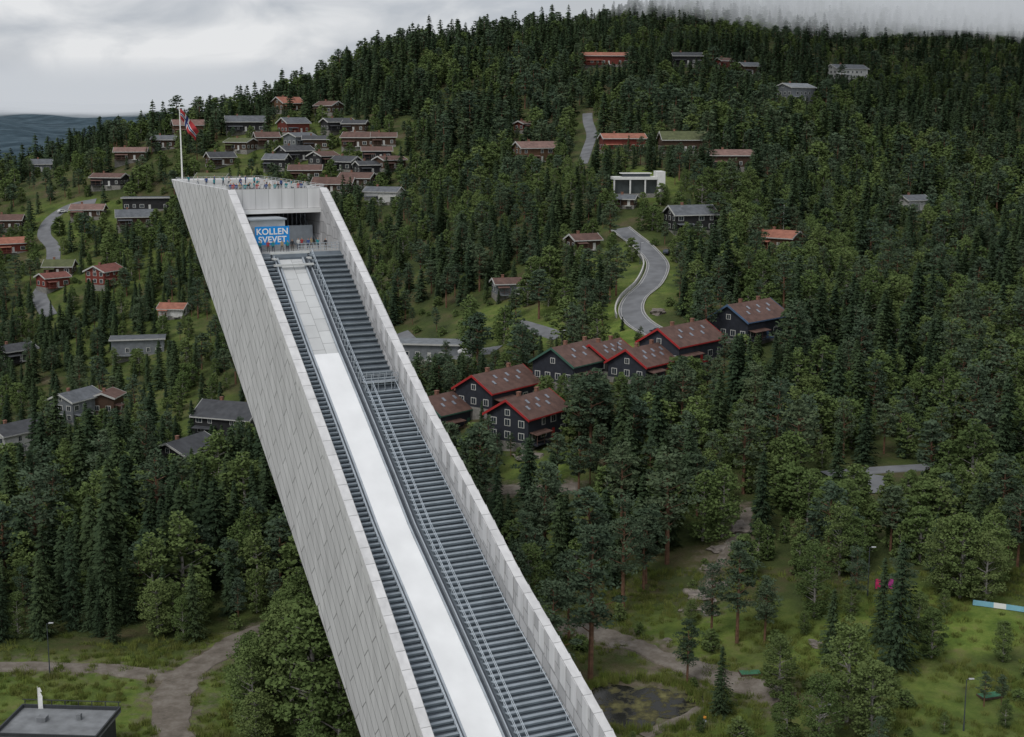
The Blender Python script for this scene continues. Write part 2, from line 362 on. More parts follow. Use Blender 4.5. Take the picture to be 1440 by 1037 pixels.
# ------------------------------------------------------------------ houses
HB=[]
WALL={'black':(.028,.028,.03),'navy':(.032,.036,.048),'brown':(.07,.042,.028),'red':(.17,.04,.03),'white':(.60,.60,.58),'grey':(.20,.215,.23),'wood':(.13,.075,.045)}
ROOF={'brownred':(.135,.078,.064),'orange':(.34,.14,.095),'red':(.20,.075,.06),'dark':(.065,.068,.075),'grey':(.13,.14,.155),'moss':(.10,.115,.05),'light':(.24,.26,.28),'pink':(.22,.135,.115)}
TRIM={'white':(.5,.5,.48),'red':(.38,.03,.03),'green':(.05,.12,.09),'dark':(.03,.03,.03),'blue':(.08,.14,.24)}
M_glass=mat('window_glass',(.03,.04,.05),.12,.1,1,spec=.6)
M_found=mat('foundation_stone',(.24,.23,.21),.9,.25,1.5)
M_brick=mat('chimney_brick',(.24,.12,.085),.85,.3,3)
def house(u,v,Lx,Wy,H,deg,wall,roof,trim='white',pitch=30,chim=1,sky=0,name='wooden_house',flat=False,full=False):
    x,y=hit(u,v); th=math.radians(deg)
    zs=[float(hgt(x+dx*math.cos(th)-dy*math.sin(th),y+dx*math.sin(th)+dy*math.cos(th))) for dx in(-Lx/2,Lx/2) for dy in(-Wy/2,Wy/2)]
    z=max(float(hgt(x,y)),sum(zs)/4+.2)
    e=empty(name,(x,y,z),th)
    mw=mat('wall_'+wall,WALL[wall],.8,.18,.8,kind='boards',bump=.2); mr=mat('roof_'+roof,ROOF[roof],.75,.25,.6,kind='tiles',bump=.3)
    mt=mat('trim_'+trim,TRIM[trim],.6,.08,1)
    hx,hy=Lx/2,Wy/2; rh=0 if flat else math.tan(math.radians(pitch))*hy
    b=B(); b.box(-hx-.1,hx+.1,-hy-.1,hy+.1,-5,.35); obj('foundation',b.me('foundation',[M_found]),e)
    b=B()
    b.quad((-hx,-hy,.35),(hx,-hy,.35),(hx,-hy,H),(-hx,-hy,H)); b.quad((hx,hy,.35),(-hx,hy,.35),(-hx,hy,H),(hx,hy,H))
    for s in(-1,1): b.poly([(s*hx,-hy*s,.35),(s*hx,hy*s,.35),(s*hx,hy*s,H),(s*hx,0,H+rh),(s*hx,-hy*s,H)])
    if flat: b.quad((-hx,-hy,H),(hx,-hy,H),(hx,hy,H),(-hx,hy,H))
    b.box(-hx*.9,-hx*.2,-hy-1.9,-hy-.01,.0,.3)
    obj('walls',b.me('walls',[mw]),e)
    if not flat:
        b=B()
        for xx in(-hx*.9,-hx*.55,-hx*.2-.1): b.box(xx,xx+.1,-hy-1.85,-hy-1.75,.3,2.5)
        b.hexa([(-hx*.95,-hy-2.1,2.4),(-hx*.15,-hy-2.1,2.4),(-hx*.15,-hy-.02,2.75),(-hx*.95,-hy-.02,2.75),(-hx*.95,-hy-2.1,2.52),(-hx*.15,-hy-2.1,2.52),(-hx*.15,-hy-.02,2.87),(-hx*.95,-hy-.02,2.87)])
        b.box(-hx*.9,-hx*.2,-hy-1.86,-hy-1.82,1.1,1.2)
        obj('porch',b.me('porch',[mr]),e)
    b=B(); tb=B()
    if flat:
        b.box(-hx-.7,hx+.7,-hy-.7,hy+.7,H+.01,H+.35); tb.box(-hx-.75,hx+.75,-hy-.76,-hy-.71,H-.05,H+.4); tb.box(-hx-.76,-hx-.71,-hy-.7,hy+.7,H-.05,H+.4)
    else:
        ov=.7; sl=math.tan(math.radians(pitch)); t=.28
        for s in(-1,1):
            e0=(hy+ov)*s; ze=H-ov*sl
            P=[(-hx-ov,e0,ze),(hx+ov,e0,ze),(hx+ov,0,H+rh),(-hx-ov,0,H+rh)]
            if s>0: P=[P[1],P[0],P[3],P[2]]
            b.hexa([(p[0],p[1],p[2]+.02) for p in P]+[(p[0],p[1],p[2]+t) for p in P])
            for sx in(-1,1):
                xa,xb=(hx+ov+.01)*sx,(hx+ov+.12)*sx
                if xa>xb: xa,xb=xb,xa
                zl=(ze if e0<0 else H+rh); zr=(H+rh if e0<0 else ze); ya,yb=min(e0,0),max(e0,0)
                tb.hexa([(xa,ya,zl-.22),(xb,ya,zl-.22),(xb,yb,zr-.22),(xa,yb,zr-.22),(xa,ya,zl+.34),(xb,ya,zl+.34),(xb,yb,zr+.34),(xa,yb,zr+.34)])
            tb.box(-hx-ov,hx+ov,min(e0,e0+.06*s),max(e0,e0+.06*s),ze-.05,ze+.26)
    obj('roof',b.me('roof',[mr]),e); obj('eaves_trim',tb.me('eaves_trim',[mt]),e)
    fr=B(); gl=B(); nf=max(1,int(H/2.7))
    def win(side,c,z0,w=1.3,h=1.3):
        if side in(0,1):
            s=-1 if side==0 else 1; y0=s*hy
            fr.box(c-w/2-.14,c+w/2+.14,min(y0,y0+.07*s),max(y0,y0+.07*s),z0-.14,z0+h+.14)
            for k in(-1,1): gl.box(c+(k*w/4)-w/4+.05,c+(k*w/4)+w/4-.05,min(y0,y0+.10*s),max(y0,y0+.10*s),z0,z0+h)
        else:
            s=-1 if side==2 else 1; x0=s*hx
            fr.box(min(x0,x0+.07*s),max(x0,x0+.07*s),c-w/2-.14,c+w/2+.14,z0-.14,z0+h+.14)
            for k in(-1,1): gl.box(min(x0,x0+.10*s),max(x0,x0+.10*s),c+(k*w/4)-w/4+.05,c+(k*w/4)+w/4-.05,z0,z0+h)
    for f in range(nf):
        z0=1.15+2.7*f
        if z0+1.3>H: break
        n=max(2,int(Lx/3.2))
        for i in range(n):
            if (f==0 and i==n//2) or (i*7+f*3+int(u))%5==0: continue
            c=-hx+Lx*(i+.5)/n
            for sd in(0,1): win(sd,c,z0,1.0+.7*((i+f+int(u))%2))
        n=max(2,int(Wy/3.0))
        for i in range(n):
            for sd in(2,3): win(sd,-hy+Wy*(i+.5)/n,z0)
    if not flat and rh>1.7:
        for sd in(2,3): win(sd,0,H+.1,1.1,min(1.1,rh-1.1))
    obj('window_frames',fr.me('window_frames',[mat('window_frame_white',(.55,.55,.52),.6,.05,1)]),e); obj('windows',gl.me('windows',[M_glass]),e)
    b=B(); n=max(2,int(Lx/3.2)); c=-hx+Lx*(n//2+.5)/n
    b.box(c-.5,c+.5,-hy-.08,-hy,.36,2.4); b.box(c-1.1,c+1.1,-hy-1.3,-hy-.09,.05,.33); obj('door',b.me('door',[mt]),e)
    if chim:
        b=B()
        for i in range(chim):
            cx=-hx*.4+i*hx*.9
            zt_=H+rh+1.0; b.box(cx-.38,cx+.38,-.1,.62,H,zt_); b.box(cx-.46,cx+.46,-.18,.7,zt_,zt_+.15)
        obj('chimney',b.me('chimney',[M_brick]),e)
    if sky:
        b=B(); sl=math.tan(math.radians(pitch))
        for i in range(sky):
            cx=-hx*.75+1.5*hx*(i+.5)/sky; yy=-hy*(.35 if i%2 else .62)
            def zz(q): return H+rh-abs(q)*sl+.30
            b.hexa([(cx-.35,yy-.5,zz(yy-.5)),(cx+.35,yy-.5,zz(yy-.5)),(cx+.35,yy+.5,zz(yy+.5)),(cx-.35,yy+.5,zz(yy+.5)),(cx-.35,yy-.5,zz(yy-.5)+.12),(cx+.35,yy-.5,zz(yy-.5)+.12),(cx+.35,yy+.5,zz(yy+.5)+.12),(cx-.35,yy+.5,zz(yy+.5)+.12)])
        obj('roof_windows',b.me('roof_windows',[mat('roof_window_glass',(.22,.24,.28),.2,.1,1)]),e)
    HB.append((x,y,z,max(Lx,Wy)/2+1.5,H+rh,full))
    return e
for a in [(628,600,15,10.5,4.6,50,'navy','brownred','green'),(700,566,18,11,4.4,52,'navy','brownred','red'),(742,614,15,11,6.0,54,'navy','brownred','red'),
          (808,532,18,12,4.8,52,'navy','brownred','green'),(905,530,14,11,4.0,50,'navy','brownred','red'),(958,506,19,12,5.0,48,'navy','brownred','red'),(1052,472,18,12,5.2,46,'navy','brownred','blue'),
          (850,518,12,10,3.4,52,'black','brownred','red')]:
    house(*a,pitch=31,chim=2,sky=6,name='apartment_house',full=True)
L=[(265,190,15,9,5,10,'wood','pink'),(345,186,19,10,5,20,'black','grey','white'),(405,156,14,11,4,15,'wood','orange'),(413,188,13,9,5,30,'red','grey'),(463,160,12,9,4,-10,'brown','brownred'),
(422,206,13,9,4.5,30,'grey','grey'),(475,185,14,9,4.5,20,'black','dark'),(508,207,16,10,4.5,10,'brown','brownred'),(415,226,15,9,4.5,15,'black','dark'),(390,238,10,8,4.5,-20,'black','grey'),(470,270,17,9,3.5,5,'brown','brownred'),
(503,262,14,9,3.5,0,'brown','brownred'),(430,252,14,9,4,20,'brown','brownred'),(530,225,13,9,4,25,'black','brownred'),(487,240,12,8,4,-15,'black','dark'),(185,225,15,10,4,10,'brown','pink'),(340,212,13,9,4,0,'brown','moss'),
(445,210,12,8,4.5,20,'brown','dark'),(548,238,12,8,4,10,'brown','brownred'),(455,232,12,8,4,30,'black','brownred'),(500,186,11,8,4,0,'brown','dark'),(375,205,11,8,4,15,'brown','brownred'),(520,245,12,8,4,15,'black','dark'),(310,232,12,8,3.6,0,'brown','dark'),(540,205,11,8,4,20,'brown','brownred'),(232,208,11,8,4,10,'brown','grey'),
(155,262,15,9,4,-10,'black','brownred'),(125,306,14,9,3.5,15,'brown','pink'),(190,318,15,10,4,25,'brown','grey'),(60,242,10,8,4,0,'grey','grey'),(15,355,12,9,4,20,'red','orange'),(12,322,13,9,4,30,'brown','brownred'),
(148,400,12,9,5.5,45,'red','red'),(75,404,10,8,4,30,'red','red'),(85,386,11,8,3.5,0,'brown','moss'),(245,445,9,7,3,10,'white','orange'),(20,508,12,9,4,20,'black','dark'),(108,590,13,9,6.5,35,'grey','grey'),
(152,580,8,7,5,60,'brown','brownred'),(22,636,13,9,6,50,'white','dark'),(328,612,17,12,5.5,-15,'black','dark'),(262,655,14,11,4.5,40,'black','dark'),(540,285,14,9,4.5,10,'white','grey'),
(850,92,26,10,5.2,-4,'red','orange'),(965,92,17,11,5,25,'black','dark'),(1018,96,9,7,4,0,'red','brownred'),(1052,106,11,9,5,30,'brown','grey'),(1190,113,24,11,6.5,0,'white','grey'),(1117,144,20,12,7.5,20,'grey','light'),
(755,228,19,11,6,15,'wood','pink'),(737,185,7,6,3.5,20,'red','brownred'),(875,212,18,10,5.2,10,'red','orange'),(960,214,19,12,5.2,20,'brown','moss'),(1027,236,17,11,5,-10,'brown','pink'),
(970,325,15,10,5.8,25,'black','grey'),(1097,350,13,9,4,-45,'wood','orange'),(1283,297,11,8,4.5,10,'white','grey'),(715,414,9,7,3.5,30,'grey','brownred'),(792,44,11,8,4,10,'grey','dark'),(820,352,9,7,3.5,10,'brown','brownred'),(880,290,7,6,2.6,0,'brown','grey'),
(300,262,14,8,3.5,10,'brown','moss')]
hr_=random.Random(5)
for i,a in enumerate(L):
    a=list(a); a[5]+=hr_.uniform(-28,34); house(*a,pitch=hr_.choice([20,24,28]),chim=1)
house(207,296,20,9,5.2,8,'black','grey',flat=True,chim=0); house(195,498,17,9,5.2,12,'grey','grey',flat=True,chim=0); house(600,505,20,9,4.5,-8,'grey','light',flat=True,chim=0)
x,y=hit(893,274); z=float(hgt(x,y))+.3; e=empty('white_villa',(x,y,z),math.radians(4)); e.scale=(.85,.85,.85)
MW=mat('white_render',(.70,.70,.68),.6,.06,1)
b=B(); b.box(-10,10,-5,5,-5,.3); obj('foundation',b.me('f',[M_found]),e)
b=B(); b.box(-9,9,-3.5,4.5,.31,6.2); obj('walls',b.me('w',[mat('villa_glasswall',(.05,.06,.06),.25,.2,.6)]),e)
b=B(); b.box(-10.2,8.6,-5.4,4.9,6.21,7.3); b.box(-10,-9.4,-5.2,-4.6,.31,6.2); b.box(-3.2,-2.6,-5.2,-4.6,.31,6.2); b.box(3.2,3.8,-5.2,-4.6,.31,6.2); b.box(8.65,12.0,-5.3,4.8,.31,9.6)
obj('roof_and_columns',b.me('r',[MW]),e); HB.append((x,y,z,10,7,True))
b=B(); b.box(-6,6,-2,2,7.31,8.6); obj('roof_storey',b.me('rs',[M_glass]),e); b=B(); b.box(-6.6,6.6,-2.6,2.6,8.61,8.9); obj('roof_slab',b.me('rs2',[MW]),e)
x,y=hit(85,1062); z=float(hgt(x,y)); e=empty('service_building',(x,y,z),math.radians(-4))
MD=mat('dark_cladding',(.05,.055,.06),.6,.15,1,kind='boards'); MRf=mat('roof_membrane',(.20,.21,.22),.8,.25,.6)
b=B(); b.box(-6.2,6.2,-4,4,-2,4.2); obj('walls',b.me('w',[MD]),e)
b=B(); b.box(-6.8,6.8,-4.6,4.6,4.21,4.5); b.box(-3,-1.8,0,1.2,4.51,5.1); b.box(2,2.6,1,1.6,4.51,5.3); obj('roof',b.me('r',[MRf]),e)
b=B()
for q in((-6.8,6.8,4.4,4.6),(-6.8,6.8,-4.6,-4.4),): b.box(q[0],q[1],q[2],q[3],4.51,5.0)
for q in((-6.8,-6.6),(6.6,6.8)): b.box(q[0],q[1],-4.39,4.39,4.51,5.0)
for i in range(8): b.box(-6.5+i*1.85,-6.4+i*1.85,4.62,4.72,4.2,5.6)
b.box(-6.8,6.8,4.63,4.71,5.55,5.65); obj('parapet_rail',b.me('p',[MD]),e)
b=B(); b.box(-.9,.9,-4.1,-4.01,-.5,1.8); b.box(-4.5,-2.4,-4.08,-4.01,1,2.6); b.box(2.4,4.5,-4.08,-4.01,1,2.6); obj('windows',b.me('g',[M_glass]),e)
# ------------------------------------------------------------------ tower (ski jump)
DX,DY=.438,-.899; RX,RY=.899,.438
def TP(s,w,z): return (-42.4+DX*s+RX*w, 211+DY*s+RY*w, z)
def zt(s): return -10.65-.64*s-.0014*s*s
def hh(s): return float(np.interp(s,[9,25,50,75,115],[3.0,4.6,5.0,6.2,7]))
def zf(s): return min(-19.5,zt(s)-hh(s)) if s>=9 else -19.5
def zb(s): return -36.7-.70*s
def WW(s): return float(np.interp(s,[0,27,38.5,50,60.8,75,100,115],[15.5,15.7,16.3,17.6,18.8,21.6,26,28]))
def TL(s): return float(np.interp(s,[0,50,75,115],[4.3,4.7,6.9,9.0]))
def TR(s): return TL(s)+float(np.interp(s,[0,50,75,115],[3.4,3.8,4.2,5.0]))
TK=1.2
def panelmat(name,col,bw,bh,rot=0.0,var=.10,rough=.5,mort=.012,mcol=.35,metal=0.0,stain=.9,streak=0):
    m=bpy.data.materials.new(name); m.use_nodes=True; nt=m.node_tree; Lk=nt.links; p=nt.nodes['Principled BSDF']
    p.inputs['Roughness'].default_value=rough; p.inputs['Metallic'].default_value=metal
    uvn=nd(nt,'ShaderNodeUVMap'); uvn.uv_map='UVMap'; mp=nd(nt,'ShaderNodeMapping'); mp.inputs['Rotation'].default_value=(0,0,rot)
    br=nd(nt,'ShaderNodeTexBrick'); br.offset=.5; br.inputs['Scale'].default_value=1; br.inputs['Brick Width'].default_value=bw; br.inputs['Row Height'].default_value=bh
    br.inputs['Mortar Size'].default_value=mort; br.inputs['Mortar Smooth'].default_value=.2; br.inputs['Bias'].default_value=0
    c=np.array(col)
    br.inputs['Color1'].default_value=(*(c*(1-var)),1); br.inputs['Color2'].default_value=(*(c*(1+var*.6)),1); br.inputs['Mortar'].default_value=(*(c*mcol),1)
    Lk.new(uvn.outputs[0],mp.inputs['Vector']); Lk.new(mp.outputs[0],br.inputs['Vector'])
    nz=nd(nt,'ShaderNodeTexNoise'); nz.inputs['Scale'].default_value=.25; nz.inputs['Detail'].default_value=6
    if streak:
        ge_=nd(nt,'ShaderNodeNewGeometry'); m3_=nd(nt,'ShaderNodeMapping'); m3_.inputs['Scale'].default_value=(4,4,.35); Lk.new(ge_.outputs['Position'],m3_.inputs['Vector']); Lk.new(m3_.outputs[0],nz.inputs['Vector'])
    else: Lk.new(mp.outputs[0],nz.inputs['Vector'])
    mr=nd(nt,'ShaderNodeMapRange'); mr.inputs[1].default_value=.3; mr.inputs[2].default_value=.7; mr.inputs[3].default_value=stain; mr.inputs[4].default_value=1.06; Lk.new(nz.outputs['Fac'],mr.inputs[0])
    sc=nd(nt,'ShaderNodeVectorMath',operation='SCALE'); Lk.new(br.outputs['Color'],sc.inputs[0]); Lk.new(mr.outputs[0],sc.inputs['Scale'])
    Lk.new(sc.outputs[0],p.inputs['Base Color'])
    bp=nd(nt,'ShaderNodeBump'); bp.inputs['Strength'].default_value=.4; bp.inputs['Distance'].default_value=.05; bp.invert=True; Lk.new(br.outputs['Fac'],bp.inputs['Height']); Lk.new(bp.outputs[0],p.inputs['Normal'])
    return m
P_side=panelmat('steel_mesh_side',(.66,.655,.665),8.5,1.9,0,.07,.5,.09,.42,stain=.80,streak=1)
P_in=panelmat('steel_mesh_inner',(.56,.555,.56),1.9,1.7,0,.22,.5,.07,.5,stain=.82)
P_cap=panelmat('parapet_cap',(.72,.715,.72),2.4,3,0,.08,.5,.05,.55,stain=.84,streak=1)
M_darkf=mat('dark_subfloor',(.13,.155,.18),.7,.2,.5)
M_conc=mat('concrete_deck',(.40,.40,.39),.8,.12,.4)
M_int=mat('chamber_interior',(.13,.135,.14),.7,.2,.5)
tower=empty('ski_jump_tower',(0,0,0))
def SU(s,z):
    c,s_=math.cos(math.radians(46)),math.sin(math.radians(46)); return (s*c-z*s_, -(s*s_+z*c))
S=[0,3,6,9]+[9+2.5*i for i in range(1,43)]
def ring(s):
    W=WW(s); a,f_,c=zt(s),zf(s),zb(s)
    return [TP(s,0,a),TP(s,0,c),TP(s,W,c),TP(s,W,a),TP(s,W-TK,a),TP(s,W-TK,f_),TP(s,TK,f_),TP(s,TK,a)]
b=B(); arc=0
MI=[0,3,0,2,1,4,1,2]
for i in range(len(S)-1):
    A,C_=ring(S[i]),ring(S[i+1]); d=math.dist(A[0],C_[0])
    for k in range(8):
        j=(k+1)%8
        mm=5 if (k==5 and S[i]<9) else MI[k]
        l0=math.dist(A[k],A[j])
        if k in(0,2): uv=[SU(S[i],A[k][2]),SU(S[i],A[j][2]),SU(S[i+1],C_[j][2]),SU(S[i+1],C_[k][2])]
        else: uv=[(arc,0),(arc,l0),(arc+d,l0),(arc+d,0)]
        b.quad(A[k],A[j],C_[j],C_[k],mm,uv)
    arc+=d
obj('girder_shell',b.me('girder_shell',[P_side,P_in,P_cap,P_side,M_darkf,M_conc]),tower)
b=B()
for side in(0,1):
    s=.4
    while s<112:
        s1=s+1.85
        for (wa,wb) in (((-.07,-.01),) if side==0 else ((WW(s)+.01,WW(s)+.07),)):
            dz=1.35 if int(s/1.85)%2 else 1.9
            b.hexa([TP(s,wa,zt(s)-dz),TP(s1,wa,zt(s1)-dz),TP(s1,wb,zt(s1)-dz),TP(s,wb,zt(s)-dz),TP(s,wa,zt(s)+.02),TP(s1,wa,zt(s1)+.02),TP(s1,wb,zt(s1)+.02),TP(s,wb,zt(s)+.02)])
        s+=1.93
s=10.0
while s<110:
    s1=s+1.0; w=WW(s)-TK; w1=WW(s1)-TK; h0=hh(s)
    b.hexa([TP(s,w-.09,zt(s)-h0*.55),TP(s1,w1-.09,zt(s1)-h0*.55),TP(s1,w1-.01,zt(s1)-h0*.55),TP(s,w-.01,zt(s)-h0*.55),TP(s,w-.09,zt(s)-.1),TP(s1,w1-.09,zt(s1)-.1),TP(s1,w1-.01,zt(s1)-.1),TP(s,w-.01,zt(s)-.1)])
    s+=2.0
obj('edge_cladding',b.me('edge_cladding',[P_cap]),tower)
b=B(); SB=-37.4; Z0=-10.65; W0=15.5; ZB=-14.1; CB=-15
HS=[SB+ (0-SB)*i/10 for i in range(11)]
for i in range(10):
    s0,s1=HS[i],HS[i+1]
    for w,fl in((0,0),(W0,1)):
        z0b,z1b=min(Z0-.01,zb(s0)),zb(s1)
        q=[TP(s0,w,Z0),TP(s0,w,z0b),TP(s1,w,z1b),TP(s1,w,Z0)]
        b.quad(*q,0,[SU(s0,Z0),SU(s0,z0b),SU(s1,z1b),SU(s1,Z0)])
    b.quad(TP(s0,0,zb(s0)),TP(s0,W0,zb(s0)),TP(s1,W0,zb(s1)),TP(s1,0,zb(s1)),0,[(s0,0),(s0,W0),(s1,W0),(s1,0)])
    for wa,wb in((0,.5),(W0-.5,W0)): b.quad(TP(s0,wa,Z0),TP(s1,wa,Z0),TP(s1,wb,Z0),TP(s0,wb,Z0),2,[(s0,0),(s1,0),(s1,.5),(s0,.5)])
    for wa in(.5,W0-.5): b.quad(TP(s0,wa,Z0),TP(s1,wa,Z0),TP(s1,wa,-11.5),TP(s0,wa,-11.5),1,[(s0,0),(s1,0),(s1,1),(s0,1)])
b.quad(TP(SB+2.5,.5,-11.5),TP(-.5,.5,-11.5),TP(-.5,W0-.5,-11.5),TP(SB+2.5,W0-.5,-11.5),3)
b.quad(TP(SB,.5,Z0),TP(SB,W0-.5,Z0),TP(SB+2.5,W0-.5,-11.5),TP(SB+2.5,.5,-11.5),3)
def tbx(bb,s0,s1,w0,w1,z0,z1,m=0):
    bb.hexa([TP(s0,w0,z0),TP(s0,w1,z0),TP(s1,w1,z0),TP(s1,w0,z0),TP(s0,w0,z1),TP(s0,w1,z1),TP(s1,w1,z1),TP(s1,w0,z1)],m)
b.quad(TP(0,TK,Z0),TP(0,W0-TK,Z0),TP(0,W0-TK,ZB),TP(0,TK,ZB),2,[(0,0),(W0,0),(W0,3.4),(0,3.4)])
b.quad(TP(-.5,.5,Z0),TP(-.5,W0-.5,Z0),TP(0,W0-TK,Z0),TP(0,TK,Z0),2,[(0,0),(9,0),(9,.4),(0,.4)])
b.quad(TP(-.5,.5,Z0),TP(-.5,W0-.5,Z0),TP(-.5,W0-.5,-11.5),TP(-.5,.5,-11.5),1)
b.quad(TP(0,0,Z0),TP(0,TK,Z0),TP(-.5,.5,Z0),TP(-.5,0,Z0),2); b.quad(TP(0,W0,Z0),TP(0,W0-TK,Z0),TP(-.5,W0-.5,Z0),TP(-.5,W0,Z0),2)
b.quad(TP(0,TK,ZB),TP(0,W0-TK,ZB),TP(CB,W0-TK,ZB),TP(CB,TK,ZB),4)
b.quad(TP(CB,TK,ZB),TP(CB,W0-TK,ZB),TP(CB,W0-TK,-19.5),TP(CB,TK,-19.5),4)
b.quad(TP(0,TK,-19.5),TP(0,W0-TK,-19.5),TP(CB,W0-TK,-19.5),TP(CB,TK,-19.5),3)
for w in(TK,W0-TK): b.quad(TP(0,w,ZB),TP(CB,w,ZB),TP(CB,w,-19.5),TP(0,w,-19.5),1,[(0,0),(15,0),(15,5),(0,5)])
obj('tower_head',b.me('tower_head',[P_side,P_in,P_cap,M_conc,M_int]),tower)
b=B(); tbx(b,.003,.45,TK,W0-TK,ZB-.25,ZB+.35,0)
obj('opening_frame',b.me('opening_frame',[mat('frame_white',(.76,.76,.75),.5,.05,1)]),tower)
M_snow=mat('track_white',(.88,.89,.90),.55,.06,.25); M_tg=panelmat('track_metal',(.60,.61,.61),2.2,1.9,0,.10,.45,.04,.55)
b=B()
SS=[10.5+1.5*i for i in range(67)]
for i in range(len(SS)-1):
    s0,s1=SS[i],SS[i+1]; mi=1 if s1<=25.6 else 0
    up=.45 if mi==0 else .3
    a0,a1,c0,c1=TL(s0),TL(s1),TR(s0),TR(s1)
    P=[TP(s0,a0,zf(s0)-.1),TP(s0,c0,zf(s0)-.1),TP(s1,c1,zf(s1)-.1),TP(s1,a1,zf(s1)-.1),TP(s0,a0,zf(s0)+up),TP(s0,c0,zf(s0)+up),TP(s1,c1,zf(s1)+up),TP(s1,a1,zf(s1)+up)]
    b.quad(P[4],P[5],P[6],P[7],mi,[(s0*1.2,0),(s0*1.2,3.6),(s1*1.2,3.6),(s1*1.2,0)])
    b.quad(P[0],P[4],P[7],P[3],mi); b.quad(P[5],P[1],P[2],P[6],mi)
    if i==0 or abs(s0-25.5)<.01: b.quad(P[0],P[1],P[5],P[4],mi)
obj('inrun_track',b.me('inrun_track',[M_snow,M_tg]),tower)
M_gal=mat('galvanised_steel',(.42,.46,.50),.4,.12,1,metal=.2); M_dk=mat('dark_steel',(.06,.07,.085),.5,.15,1)
b=B()
def beam(fw,wd,lo,hi,m,s_a=10.5,s_b=108,st=3):
    s=s_a
    while s<s_b:
        s1=min(s+st,s_b); w0,w1=fw(s),fw(s1)
        b.hexa([TP(s,w0-wd,zf(s)+lo),TP(s,w0+wd,zf(s)+lo),TP(s1,w1+wd,zf(s1)+lo),TP(s1,w1-wd,zf(s1)+lo),TP(s,w0-wd,zf(s)+hi),TP(s,w0+wd,zf(s)+hi),TP(s1,w1+wd,zf(s1)+hi),TP(s1,w1-wd,zf(s1)+hi)],m); s=s1
beam(lambda s:TL(s)-.14,.12,-.05,.62,0); beam(lambda s:TR(s)+.14,.12,-.05,.6,0)
beam(lambda s:TR(s)+.55,.10,.0,.3,1); beam(lambda s:TR(s)+.95,.08,.0,.55,0); beam(lambda s:TL(s)-.6,.08,0,.5,0)
beam(lambda s:TR(s)+1.25,.12,.0,.2,1)
obj('edge_beams',b.me('edge_beams',[M_gal,M_dk]),tower)
M_step=mat('grating_step',(.38,.43,.475),.5,.14,.6,metal=.1); M_step2=mat('grating_step_dark',(.26,.295,.32),.55,.15,.6,metal=.1); M_rise=mat('grating_riser',(.17,.205,.235),.6,.15,.6)
b=B()
def steps(fa,fb,s,s_b,sp,dp,m,rise):
    while s<s_b:
        z=zf(s)+.28; s2=s+dp
        b.hexa([TP(s,fa(s),z-.08),TP(s,fb(s),z-.08),TP(s2,fb(s2),z-.08),TP(s2,fa(s2),z-.08),TP(s,fa(s),z),TP(s,fb(s),z),TP(s2,fb(s2),z),TP(s2,fa(s2),z)],m)
        if rise>0: b.quad(TP(s2-.06,fa(s2),z-.085),TP(s2-.06,fb(s2),z-.085),TP(s2-.06,fb(s2),z-.085-rise),TP(s2-.06,fa(s2),z-.085-rise),2)
        s+=sp
steps(lambda s:TR(s)+1.6,lambda s:WW(s)-TK-.05,10,31,.85,.50,1,.12)
steps(lambda s:TR(s)+1.6,lambda s:WW(s)-TK-.05,31.5,108,.62,.52,0,.22)
steps(lambda s:TK+.05,lambda s:TL(s)-.75,10,108,.62,.50,0,.22)
obj('stairs',b.me('stairs',[M_step,M_step2,M_rise]),tower)
b=B()
def rail(fw,s_a,s_b,h=1.0,mid=True,r=.045,post=2.4):
    s=s_a
    while s<s_b-.1:
        s1=min(s+post,s_b)
        for k in((1,.55) if mid else(1,)): b.tube(TP(s,fw(s),zf(s)+.25+h*k),TP(s1,fw(s1),zf(s1)+.25+h*k),r,r,4)
        b.tube(TP(s,fw(s),zf(s)),TP(s,fw(s),zf(s)+.25+h),r,r,4); s=s1
rail(lambda s:TR(s)+1.75,31,108); rail(lambda s:TR(s)+2.75,31,108); rail(lambda s:TR(s)+1.75,10,31)
rail(lambda s:TL(s)-.7,10,108,.8)
rail(lambda s:WW(s)-TK-.5,31,108,.9,False)
obj('handrails',b.me('handrails',[mat('rail_paint',(.52,.58,.64),.45,.1,1,metal=.1)]),tower)
b=B(); wa,wb=TR(31)+1.6,WW(31)-TK-.1; z=zf(31)+1.1
tbx(b,29.3,31.2,wa,wb,z-.18,z)
for s in(29.3,31.2):
    for k in(.5,1.05): b.tube(TP(s,wa,z+k),TP(s,wb,z+k),.05,.05,4)
    for i in range(6): w=wa+(wb-wa)*i/5; b.tube(TP(s,w,z-1.6),TP(s,w,z+1.05),.05,.05,4)
obj('gangway',b.me('gangway',[M_gal]),tower)
b=B()
for i in range(24):
    s=10.5+.85*i; w=TR(s)+1.45; b.tube(TP(s,w,zf(s)-.1),TP(s,w,zf(s)+.95),.06,.06,4); b.tube(TP(s,w-.45,zf(s)+.9),TP(s,w+.3,zf(s)+.9),.05,.05,4)
obj('post_row',b.me('post_row',[M_gal]),tower)
b=B()
for s,zz in((10.2,.9),(12.0,.7)):
    tbx(b,s,s+.5,TL(s)-1.2,TR(s)+1.2,zf(s)+zz,zf(s)+zz+.28,0)
    for w in(TL(s)-1.1,TR(s)+1.0): tbx(b,s+.05,s+.3,w,w+.2,zf(s)-.2,zf(s)+zz,1)
tbx(b,10.75,11.95,TL(11)-1.1,TL(11)-.6,zf(11)+.8,zf(11)+1.0,0); tbx(b,10.75,11.95,TR(11)+.6,TR(11)+1.1,zf(11)+.8,zf(11)+1.0,0)
obj('starting_gate',b.me('starting_gate',[mat('gate_grey',(.62,.63,.62),.5,.1,1),M_dk]),tower)
b=B()
for i in range(12):
    w=8.0+i*(W0-TK-8.0)/11; b.tube(TP(8.6,w,-19.5),TP(8.6,w,-18.3),.05,.05,4)
